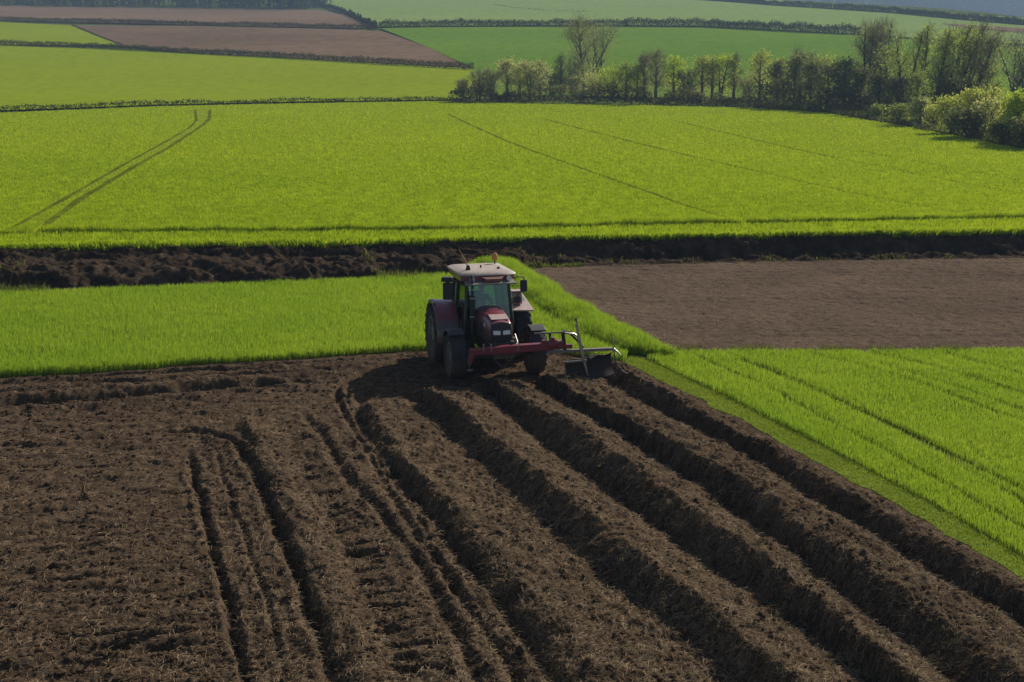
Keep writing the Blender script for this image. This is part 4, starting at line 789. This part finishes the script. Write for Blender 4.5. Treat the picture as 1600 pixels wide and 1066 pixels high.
m.tube([(-.62, -1.36, 2.63), (.62, -1.36, 2.63)], .045, 6); m.tube([(-.62, .44, 2.63), (.62, .44, 2.63)], .045, 6); m.box((0, -1.47, 1.32), (1.36, .05, .36)); m.box((0, .42, 1.35), (1.36, .05, .5)); cab = m.build('cab_frame', P_frame, tr, bevel=.01)
def pane(name, a, b, c, d, th=.008):
    a, b, c, d = map(Vector, (a, b, c, d)); n = (b - a).cross(d - a).normalized() * th; return MB().loft([[a, b, c, d], [a + n, b + n, c + n, d + n]]).build(name, P_glass, tr)
pane('windscreen', (-.66, -1.49, 1.50), (.66, -1.49, 1.50), (.59, -1.36, 2.60), (-.59, -1.36, 2.60)); pane('rear_window', (-.66, .45, 1.62), (.66, .45, 1.62), (.59, .44, 2.60), (-.59, .44, 2.60))
for s in (-1, 1):
    pane('door_window', (s * .715, -1.43, 1.20), (s * .765, -.43, 1.20), (s * .66, -.41, 2.60), (s * .62, -1.31, 2.60)); pane('side_window', (s * .765, -.33, 1.62), (s * .705, .40, 1.62), (s * .62, .40, 2.60), (s * .67, -.31, 2.60))
    m = MB(); m.tube([(s * .80, -.50, 1.40), (s * .80, -.50, 1.72)], .016, 6); m.tube([(s * .76, -.5, 1.40), (s * .80, -.5, 1.40)], .012, 5); m.build('door_handle', P_steel, tr)
def slab_ring(x, y0, y1, z, bow=.06):
    return [(-x, y1, z), (-x, y0 + .12, z), (-x * .86, y0 + .02, z), (-x * .4, y0 - bow * .6, z), (x * .4, y0 - bow * .6, z), (x * .86, y0 + .02, z), (x, y0 + .12, z), (x, y1, z), (x * .8, y1 + .08, z), (-x * .8, y1 + .08, z)]
m = MB(); m.loft([slab_ring(.80, -1.50, .48, 2.79), slab_ring(.845, -1.54, .51, 2.82), slab_ring(.83, -1.51, .49, 2.86), slab_ring(.74, -1.38, .40, 2.915), slab_ring(.45, -1.0, .2, 2.935)]); m.build('roof', P_cream, tr, smooth=True)
m = MB(); m.loft([slab_ring(.76, -1.44, .44, 2.62), slab_ring(.80, -1.50, .48, 2.67), slab_ring(.80, -1.50, .48, 2.795)]); m.build('roof_fascia', P_red, tr, bevel=.01)
m = MB(); m.loft([[(-.72, -1.50, 2.685), (.72, -1.50, 2.685), (.72, -1.50, 2.66), (-.72, -1.50, 2.66)], [(-.76, -1.82, 2.615), (.76, -1.82, 2.615), (.76, -1.82, 2.59), (-.76, -1.82, 2.59)]]); m.tube([(-.77, -1.83, 2.60), (.77, -1.83, 2.60)], .022, 8); m.build('sun_visor', P_grey, tr, bevel=.005)
m = MB(); m.box((.10, -1.66, 2.705), (.50, .14, .10), (R(12), 0, 0)); m.box((.10, -1.62, 2.76), (.62, .10, .03), (R(12), 0, 0)); m.build('name_board', paint('rusty brown board', (.22, .10, .07), .6, dirt=.4), tr, bevel=.01)
for x in (-.52, .58):
    m = MB(); m.lathe_x([(-.04, .0), (-.05, .05), (.0, .075), (.05, .075), (.05, .0)], n=16); o = m.build('work_light', P_lamp, tr, smooth=True); o.location = (x, -1.62, 2.73); o.rotation_euler = (0, 0, R(-90))
m = MB(); m.box((-.50, -1.0, 2.97), (.16, .14, .20), taper=.45); m.build('antenna_mount', P_rust, tr, bevel=.01)
m = MB(); m.tube([(-.50, -1.0, 3.0), (-.58, -.98, 3.22), (-.76, -.95, 3.55)], [.02, .014, .007], 6); m.build('antenna', P_orange, tr)
m = MB(); m.tube([(.58, .15, 2.88), (.58, .15, 3.05)], .022, 8); b_ = m.build('beacon', P_black, tr); m = MB(); m.lathe_x([(0, .001), (0, .075), (.05, .085), (.15, .078), (.20, .04), (.21, .001)], n=18); o = m.build('beacon_dome', P_orange, b_, smooth=True); o.location = (.58, .15, 3.05); o.rotation_euler = (0, R(-90), 0)
m = MB(); m.tube([(-.05, -.7, 2.92), (-.05, -.7, 3.02)], .025, 8); m.build('roof_fitting', P_black, tr); m = MB(); m.ball((.42, -1.0, 2.95), .05, 8); m.build('roof_fitting', P_black, tr)
m = MB(); m.tube([(-.54, -1.75, 1.1), (-.54, -1.75, 1.6)], .05, 12); m.tube([(-.54, -1.75, 1.6), (-.54, -1.75, 2.25)], [.085, .085], 14); m.tube([(-.54, -1.75, 2.25), (-.54, -1.74, 2.70), (-.54, -1.66, 2.84)], .042, 12); ex = m.build('exhaust', P_black, tr, smooth=True)
for z, r_ in ((1.66, .09), (2.20, .09), (2.45, .047)): m = MB(); m.tube([(-.54, -1.75, z - .018), (-.54, -1.75, z + .018)], r_, 16); m.build('exhaust_clamp', P_steel, ex)
# mirrors
m = MB(); m.tube([(-.66, -1.36, 2.58), (-1.0, -1.30, 2.66), (-1.22, -1.22, 2.62)], .022, 6); m.build('mirror_arm', P_frame, tr); m = MB(); m.tube([(-.72, -1.36, 2.0), (-1.02, -1.3, 2.08), (-1.06, -1.28, 2.2)], .02, 6); m.build('mirror_arm', P_frame, tr)
m = MB(); m.box((-1.16, -1.24, 2.36), (.30, .10, .50), (0, 0, R(-14)), 1.0); mi = m.build('mirror', P_black, tr, bevel=.03); m = MB(); m.box((-1.145, -1.18, 2.36), (.25, .02, .44), (0, 0, R(-14))); m.build('mirror_glass', P_mirror, mi)
m = MB(); m.box((-1.16, -1.16, 2.70), (.34, .22, .14), (0, 0, R(-14))); m.build('side_lamp', P_black, tr, bevel=.03)
m = MB(); m.tube([(.62, -1.38, 2.64), (.92, -1.36, 2.72), (1.10, -1.32, 2.70), (1.14, -1.30, 2.56)], .02, 6); m.build('mirror_arm', P_frame, tr); m = MB(); m.tube([(1.10, -1.30, 2.30), (.86, -1.34, 2.14), (.72, -1.40, 2.12)], .02, 6); m.build('mirror_arm', P_frame, tr); m = MB(); m.tube([(.70, -1.44, 1.9), (.86, -1.36, 2.10)], .016, 6); m.build('mirror_arm', P_frame, tr)
m = MB(); m.box((1.12, -1.28, 2.43), (.20, .09, .36), (0, 0, R(12))); mi = m.build('mirror', P_black, tr, bevel=.03); m = MB(); m.box((1.10, -1.228, 2.43), (.16, .02, .31), (0, 0, R(12))); m.build('mirror_glass', P_mirror, mi)
# mudguards
for s, mt in ((-1, P_red), (1, P_black)):
    m = MB(); V = []; N = 18; a0, a1 = R(35), R(188 if s < 0 else 128)
    for k in range(N + 1):
        a = a0 + (a1 - a0) * k / N; c, sn = math.cos(a), math.sin(a); V.append([(s * .78, c * .96, .9 + sn * .96), (s * .78, c * 1.03, .9 + sn * 1.03), (s * 1.36, c * 1.03, .9 + sn * 1.03), (s * 1.46, c * .99, .9 + sn * .99), (s * 1.46, c * .96, .9 + sn * .96)])
    m.loft(V); m.loft([[(s * .76, c_, z_) for c_, z_ in ((-.95, .95), (-.5, 1.72), (.3, 1.75), (.3, 1.0))], [(s * .785, c_, z_) for c_, z_ in ((-.95, .95), (-.5, 1.72), (.3, 1.75), (.3, 1.0))]])
    fd = m.build('mudguard', mt, tr, bevel=.012, smooth=True)
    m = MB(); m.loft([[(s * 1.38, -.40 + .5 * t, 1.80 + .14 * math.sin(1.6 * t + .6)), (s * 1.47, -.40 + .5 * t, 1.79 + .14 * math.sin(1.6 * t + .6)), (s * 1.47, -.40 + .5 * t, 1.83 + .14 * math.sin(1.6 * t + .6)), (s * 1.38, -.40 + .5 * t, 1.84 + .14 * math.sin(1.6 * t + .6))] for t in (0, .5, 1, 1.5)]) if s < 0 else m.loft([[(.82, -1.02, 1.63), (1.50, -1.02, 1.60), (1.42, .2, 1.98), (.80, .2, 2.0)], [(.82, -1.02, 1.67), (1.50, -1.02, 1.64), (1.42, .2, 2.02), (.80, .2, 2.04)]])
    m.build('mudguard_top', P_sunlit, fd, bevel=.01)  # pale pink paints the sunlight on the right guard's flat top
m = MB(); m.box((1.06, -.55, 1.98), (.34, .36, .34), (R(6), 0, 0), .86); m.box((1.06, -.52, 2.17), (.36, .40, .05)); fl = m.build('lamp_box', P_sunlit, tr, bevel=.03); m = MB(); m.tube([(1.05, -.72, 1.94), (1.05, -.765, 1.94)], .115, 20); m.build('lamp', P_black, fl, smooth=True)  # box coloured pale to stand for sun falling on it
for s in (-1, 1):
    m = MB(); V = []
    for k in range(15):
        a = R(38 + 82 * k / 14); c, sn = math.cos(a), math.sin(a); V.append([(s * .97, -2.3 + c * .74, .66 + sn * .74), (s * .97, -2.3 + c * .77, .66 + sn * .77), (s * 1.41, -2.3 + c * .77, .66 + sn * .77), (s * 1.43, -2.3 + c * .72, .66 + sn * .72)])
    m.loft(V); m.tube([(s * .97, -2.3, .78), (s * .97, -2.3, 1.40)], .025, 6); m.build('mudguard', P_black, tr, bevel=.008, smooth=True)
# steps, hoses and linkage
m = MB(); m.box((-.90, -1.42, .70), (.03, .30, .80)); m.box((-.90, -1.02, .70), (.03, .06, .80)); sl = m.build('step_ladder', P_black, tr, bevel=.005)
m = MB(); m.box((-.90, -2.92, .62), (.05, .06, .70)); m.box((-.60, -2.92, .86), (.62, .06, .08)); br = m.build('highlight_bracket', P_black, tr, bevel=.006)  # added bar that carries the highlight rods
for z, w_ in ((.34, .16), (.55, .10), (.78, .07)): m = MB(); m.tube([(-.90 - w_ / 2, -2.965, z), (-.90 + w_ / 2, -2.965, z + .01)], .018, 8); m.build('highlight_rod', P_steel, br)  # bright rods added in place of highlights beside the front wheel
for z in (.36, .62, .88): m = MB(); m.box((-.93, -1.24, z), (.20, .44, .035)); m.build('step', P_steel, sl, bevel=.006)
m = MB(); m.box((0, -3.22, .86), (.60, .26, .34)); m.box((-.25, -3.3, .98), (.08, .22, .40)); m.box((.25, -3.3, .98), (.08, .22, .40)); m.tube([(-.2, -3.2, .6), (0, -3.3, .42), (.12, -3.25, .55)], .03, 8); m.build('front_linkage', P_black, tr, bevel=.015)
m = MB(); m.tube([(-.36, -3.0, 1.12), (-.30, -3.2, .98), (-.33, -3.28, 1.06)], .014, 6); m.build('hydraulic_hose', P_steel, tr); m = MB(); m.tube([(.42, -2.95, 1.32), (.44, -3.18, 1.12), (.36, -3.3, 1.06)], .014, 6); m.build('hydraulic_hose', P_steel, tr); m = MB(); m.tube([(.05, -3.2, .72), (.18, -3.3, .6), (.33, -3.26, .74)], .014, 6); m.build('hydraulic_hose', P_steel, tr)
# inside the cab
m = MB(); m.box((0, -.02, 1.42), (.52, .50, .12)); m.box((0, .25, 1.78), (.50, .12, .66), (R(-8), 0, 0)); m.box((0, 0, 1.25), (.3, .3, .3)); m.build('driver_seat', P_seat, tr, bevel=.04)
m = MB(); m.box((0, -1.22, 1.50), (.62, .28, .30), (R(15), 0, 0)); m.build('dashboard', P_black, tr, bevel=.04); m = MB(); m.box((.52, -.1, 1.45), (.22, .9, .34)); m.build('side_console', P_black, tr, bevel=.04); m = MB(); m.box((-.52, .1, 1.4), (.18, .6, .26)); m.build('side_console', P_black, tr, bevel=.04)
m = MB(); N = 24
for k in range(N):
    a, b = 2 * math.pi * k / N, 2 * math.pi * (k + 1) / N; cy, cz = -.74, 1.80; tl = R(35)
    m.tube([(.19 * math.cos(t), cy + .19 * math.sin(t) * math.cos(tl), cz - .19 * math.sin(t) * math.sin(tl) * -1) for t in (a, b)], .016, 6, caps=False)
m.tube([(0, -1.10, 1.55), (0, -.74, 1.80)], .03, 8); m.tube([(-.18, -.74, 1.80), (.18, -.74, 1.80)], .014, 6); m.build('steering_wheel', P_black, tr)

# ------------------------------------------------------------------ driver
def skin(name, joints, edges, mat, parent, sub=2, root=0):
    me = bpy.data.meshes.new(name); me.from_pydata([j[0] for j in joints], edges, []); me.materials.append(mat); o = bpy.data.objects.new(name, me); C.objects.link(o); o.parent = parent
    bpy.context.view_layer.objects.active = o
    sk = o.modifiers.new('skin', 'SKIN'); sk.use_smooth_shade = True
    for i, j in enumerate(joints): v = me.skin_vertices[0].data[i]; r = j[1]; v.radius = r if isinstance(r, tuple) else (r, r)
    me.skin_vertices[0].data[root].use_root = True
    s = o.modifiers.new('sub', 'SUBSURF'); s.levels = sub; s.render_levels = sub; return o
P_skin = paint('skin', (.42, .24, .17), .55, dirt=.05, var=.06); P_jacket = paint('dark blue work jacket', (.022, .045, .085), .9, var=.25, dirt=.08, scale=9); P_trous = paint('dark work trousers', (.02, .025, .035), .9, dirt=.15); P_cap = paint('dark cap cloth', (.018, .024, .035), .85, dirt=.1)
dr = empty('person', (REAR[0] + .08, REAR[1] - .05, -0.06), YAW); dr.rotation_euler = (R(-1.6), 0, YAW); tag(dr, 'driver in dark blue jacket and dark cap, seated inside the tractor cab', 'person')
J = []; E = []
def jt(p, r, par=None): J.append((p, r)); k = len(J) - 1; (E.append((par, k)) if par is not None else None); return k
pel = jt((0, .02, 1.54), (.15, .12)); ab = jt((0, -.02, 1.72), (.145, .105), pel); ch = jt((0, -.08, 1.93), (.17, .115), ab); up_ = jt((0, -.12, 2.04), (.12, .085), ch); nk = jt((0, -.15, 2.11), .055, up_); jaw = jt((0, -.20, 2.17), (.066, .075), nk); hd_ = jt((0, -.195, 2.26), (.078, .092), jaw); jt((0, -.18, 2.33), (.058, .07), hd_)
for s in (-1, 1):
    sh = jt((s * .19, -.10, 2.00), .068, up_); el = jt((s * .30, -.28, 1.80), .048, sh); wr = jt((s * .19, -.60, 1.86), .034, el); pm = jt((s * .175, -.68, 1.875), (.040, .022), wr)
    for f in range(4):
        a = jt((s * (.150 + f * .017), -.735, 1.90 - abs(f - 1.4) * .004), .0095, pm); b = jt((s * (.150 + f * .017), -.765, 1.885), .0088, a); jt((s * (.152 + f * .016), -.765, 1.852), .008, b)
    a = jt((s * .138, -.69, 1.86), .011, pm); jt((s * .125, -.735, 1.86), .0095, a)
    hp = jt((s * .11, -.05, 1.53), .095, pel); kn = jt((s * .18, -.50, 1.55), .068, hp); an_ = jt((s * .17, -.62, 1.22), .045, kn); jt((s * .17, -.74, 1.19), (.042, .03), an_)
body = skin('body', J, E, P_skin, dr)
m = MB(); m.loft([[(-.012, -.285, 2.27), (.012, -.285, 2.27), (.018, -.285, 2.235), (-.018, -.285, 2.235)], [(-.008, -.295, 2.265), (.008, -.295, 2.265), (.014, -.312, 2.235), (-.014, -.312, 2.235)]]); m.build('nose', P_skin, body, smooth=True); m = MB(); m.box((0, -.283, 2.195), (.05, .008, .010)); m.build('mouth', P_orange, body)
for s in (-1, 1): m = MB(); m.ball((s * .080, -.19, 2.245), .022, 8, (.4, .8, 1.2)); m.build('ear', P_skin, body, smooth=True); m = MB(); m.ball((s * .032, -.280, 2.272), .010, 8); m.build('eye', P_black, body, smooth=True)
J = []; E = []; ab = jt((0, .03, 1.58), (.165, .135)); b1 = jt((0, -.02, 1.74), (.165, .125), ab); b2 = jt((0, -.08, 1.93), (.19, .135), b1); b3 = jt((0, -.115, 2.045), (.13, .10), b2); jt((0, -.14, 2.09), .075, b3)
for s in (-1, 1): sh = jt((s * .20, -.10, 2.00), .085, b3); el = jt((s * .31, -.28, 1.80), .064, sh); jt((s * .20, -.57, 1.855), .050, el)
skin('jacket', J, E, P_jacket, dr)
J = []; E = []; pl_ = jt((0, .03, 1.53), (.16, .13))
for s in (-1, 1): hp = jt((s * .11, -.05, 1.53), .108, pl_); kn = jt((s * .18, -.50, 1.55), .082, hp); jt((s * .17, -.61, 1.26), .060, kn)
skin('trousers', J, E, P_trous, dr)
m = MB(); m.lathe_x([(0, .098), (.03, .099), (.07, .085), (.095, .05), (.10, .001)], n=20); cp = m.build('cap', P_cap, dr, smooth=True); cp.location = (0, -.19, 2.285); cp.rotation_euler = (0, R(-90), 0)
m = MB(); m.loft([[(-.075, -.26, 2.292), (.075, -.26, 2.292), (.075, -.26, 2.30), (-.075, -.26, 2.30)], [(-.05, -.36, 2.272), (.05, -.36, 2.272), (.05, -.36, 2.280), (-.05, -.36, 2.280)]]); m.build('cap_peak', P_cap, dr)
for s in (-1, 1): m = MB(); m.loft([[(s * .17 - .05, -.60, 1.165), (s * .17 + .05, -.60, 1.165), (s * .17 + .045, -.60, 1.28), (s * .17 - .045, -.60, 1.28)], [(s * .17 - .045, -.86, 1.165), (s * .17 + .045, -.86, 1.165), (s * .17 + .04, -.84, 1.215), (s * .17 - .04, -.84, 1.215)]]); m.build('boot', P_black, dr, bevel=.015)

# ------------------------------------------------------------------ implement carried at the front
PX = REAR + 3.42 * np.array([math.sin(YAW), -math.cos(YAW)])
pl_ = empty('plough', (PX[0], PX[1], 0.0), YAW * 0.75); tag(pl_, 'red crossbar implement before the tractor with grey side boom, curved upright and dark blade standing in for shadow and soil', 'plough')
m = MB(); m.loft([[(-.95, -.10, .90), (-.95, .10, .90), (-.95, .10, 1.06), (-.95, -.10, 1.06)], [(.1, -.11, .92), (.1, .11, .92), (.1, .11, 1.14), (.1, -.11, 1.14)], [(1.42, -.10, .97), (1.42, .10, .97), (1.42, .10, 1.17), (1.42, -.10, 1.17)]])
m.loft([[(-.98, -.09, 1.08), (-.78, -.09, 1.08), (-.78, .09, 1.08), (-.98, .09, 1.08)], [(-1.02, -.09, .84), (-.88, -.09, .84), (-.88, .09, .84), (-1.02, .09, .84)], [(-1.06, -.08, .62), (-.96, -.08, .62), (-.96, .08, .62), (-1.06, .08, .62)]]); beam = m.build('crossbar', P_redbeam, pl_, bevel=.02)
m = MB(); m.tube([(1.22, -.02, 1.10), (1.50, -.02, 1.14)], [.13, .13], 14); m.box((1.36, -.02, 1.26), (.10, .16, .12)); m.box((1.56, 0, 1.10), (.22, .20, .22)); m.box((1.10, -.02, 1.20), (.10, .14, .10)); m.build('clamp', P_redbeam, pl_, bevel=.015)
for x in (-.62, -.40, .36): m = MB(); m.tube([(x, -.12, 1.0), (x, -.14, 1.22)], .016, 8); m.build('pin', P_steel, beam)
for x in (1.18, 1.30): m = MB(); m.tube([(x, -.02, 1.12), (x, -.02, 1.36)], .02, 8); m.build('pin', P_steel, beam)
m = MB(); m.loft([[(1.2, -.06, .86), (1.2, .06, .86), (1.2, .06, .94), (1.2, -.06, .94)], [(3.0, -.06, .86), (3.0, .06, .86), (3.0, .06, .95), (3.0, -.06, .95)], [(3.16, -.03, .88), (3.16, .03, .88), (3.16, .03, .93), (3.16, -.03, .93)]]); m.build('boom', P_grey, pl_, bevel=.012)
m = MB(); m.box((1.58, 0, 1.04), (.72, .10, .11)); m.build('boom_root', P_redbeam, pl_, bevel=.012)
m = MB(); m.tube([(.86, .1, 1.42), (1.55, .02, 1.44), (1.92, 0, 1.45)], .026, 8); m.build('rail', P_grey, pl_, smooth=True)
for x, w in ((1.28, .07), (1.66, .10)): m = MB(); m.loft([[(x + .06 - w / 2, -.04, .95), (x + .06 + w / 2, -.04, .95), (x + .06 + w / 2, .04, .95), (x + .06 - w / 2, .04, .95)], [(x - w / 2, -.03, 1.45), (x + w / 2, -.03, 1.45), (x + w / 2, .03, 1.45), (x - w / 2, .03, 1.45)]]); m.build('post', P_rust, pl_, bevel=.008)
m = MB(); m.tube([(1.66, -.05, 1.47), (1.70, -.05, 1.53)], .04, 8); m.build('hinge', P_steel, pl_, smooth=True); m = MB(); m.tube([(1.70, -.06, 1.43), (1.98, -.06, 1.40), (2.12, -.04, 1.28)], .028, 8); m.build('hinge', P_steel, pl_, smooth=True)
m = MB(); m.tube([(1.86, 0, 1.42), (2.08, 0, 1.20), (2.26, 0, .98)], .035, 8); m.build('brace', P_rust, pl_, smooth=True)
m = MB(); V = []
for t in np.linspace(0, 1, 14): x = 2.03 + .06 * t + .40 * t ** 1.7 * (1 - .30 * t); z = 1.80 - 1.62 * t; w = .020 + .026 * math.sin(math.pi * min(1, t * 1.1)) ; V.append([(x - w, -.14, z), (x + w, -.14, z + .01), (x + w, -.09, z + .01), (x - w, -.09, z)])
m.loft(V); m.build('upright', P_steel, pl_, bevel=.008, smooth=True)
m = MB(); m.tube([(2.02, -.11, 1.78), (2.0, -.11, 1.86)], .03, 8); m.build('upright_tip', P_black, pl_)
m = MB(); m.tube([(1.66, -.12, .60), (2.34, -.12, .63)], .036, 8); m.build('lower_bar', P_grey, pl_, smooth=True)
m = MB(); V = []
for x in np.linspace(1.78, 3.12, 14):
    k = (x - 1.78) / 1.34; b = .05 * math.sin(k * 9) + .05 * k; tp = .60 + .20 * k + .03 * math.sin(k * 13); V.append([(x, .02, tp), (x, .20, tp - .12), (x, .16 - .10 * k, .42), (x, -.12 - .20 * k, .12 + b), (x, -.09 - .20 * k, .10 + b), (x, .20 - .10 * k, .40), (x, .24, tp - .12), (x, .06, tp)])
m.loft(V); m.build('shade_mouldboard', P_rust, pl_, smooth=True)  # dark blade whose mass also stands in for shadow and heaped soil
m = MB(); m.loft([[(2.42, -.10, .66), (2.42, -.07, .66), (2.42, -.07, .80), (2.42, -.10, .80)], [(2.66, -.12, .78), (2.66, -.09, .78), (2.66, -.09, .81), (2.66, -.12, .81)]]); m.build('share_tip', P_steel, pl_)
m = MB(); m.tube([(3.14, 0, .86), (3.15, 0, 1.02), (3.13, 0, 1.22)], .022, 8); m.ball((3.15, 0, .88), .06, 10); m.tube([(3.15, 0, .90), (3.26, -.02, .82), (3.34, -.04, .72)], .026, 8); m.build('end_rod', P_steel, pl_, smooth=True)
m = MB(); m.tube([(3.15, -.02, .86), (3.17, -.06, .62), (3.26, -.10, .42), (3.40, -.15, .26), (3.52, -.18, .2)], .02, 8); m.build('end_hook', P_black, pl_, smooth=True)

# ------------------------------------------------------------------ air, sky, sun, camera
m, nt, out = mk('haze air'); v = nt.nodes.new('ShaderNodeVolumePrincipled'); v.inputs['Color'].default_value = (0.30, 0.415, 0.62, 1); v.inputs['Density'].default_value = HAZE; v.inputs['Anisotropy'].default_value = 0.15; nt.links.new(v.outputs[0], out.inputs['Volume'])
mb = MB(); mb.box((200, 1440, 108), (5400, 3100, 224)); hz = mb.build('haze', m); tag(hz, 'pale blue haze over the valley', kind='stuff')
w = bpy.data.worlds.new('World'); scene.world = w; w.use_nodes = True; nt = w.node_tree; bg = nt.nodes['Background']; sk = nt.nodes.new('ShaderNodeTexSky'); sk.sky_type = 'NISHITA'; sk.sun_disc = False
SUN_EL, SUN_AZ = R(33), R(40)     # azimuth measured from +y towards +x
sk.sun_elevation = SUN_EL; sk.sun_rotation = SUN_AZ; sk.air_density = 1.0; sk.dust_density = 1.5; sk.ozone_density = 1.0; nt.links.new(sk.outputs[0], bg.inputs['Color']); bg.inputs['Strength'].default_value = SKY
sl = bpy.data.lights.new('sun', 'SUN'); sl.energy = SUN; sl.angle = R(0.5); sl.color = (1.0, 0.93, 0.82); so = bpy.data.objects.new('sun', sl); C.objects.link(so)
d = Vector((math.sin(SUN_AZ) * math.cos(SUN_EL), math.cos(SUN_AZ) * math.cos(SUN_EL), math.sin(SUN_EL))); so.rotation_euler = d.to_track_quat('Z', 'Y').to_euler(); so.location = (30, 60, 60)
cam = bpy.data.cameras.new('camera'); cam.lens = 45; cam.sensor_width = 36; cam.sensor_fit = 'HORIZONTAL'; cam.clip_end = 8000; cam.clip_start = 0.1; co = bpy.data.objects.new('camera', cam); C.objects.link(co); co.location = (0, 0, CAMZ); co.rotation_euler = (math.pi / 2 - PITCH, 0, 0); scene.camera = co
scene.view_settings.view_transform = 'Standard'; scene.view_settings.look = 'None'; scene.view_settings.exposure = EXPO; scene.view_settings.gamma = 1
cy = scene.cycles; cy.use_adaptive_sampling = False; cy.max_bounces = 8; cy.diffuse_bounces = 3; cy.transparent_max_bounces = 16; cy.volume_bounces = 1; cy.sample_clamp_indirect = 4
try: cy.use_denoising = True; cy.denoiser = 'OPENIMAGEDENOISE'; cy.denoising_input_passes = 'RGB_ALBEDO_NORMAL'
except Exception: pass
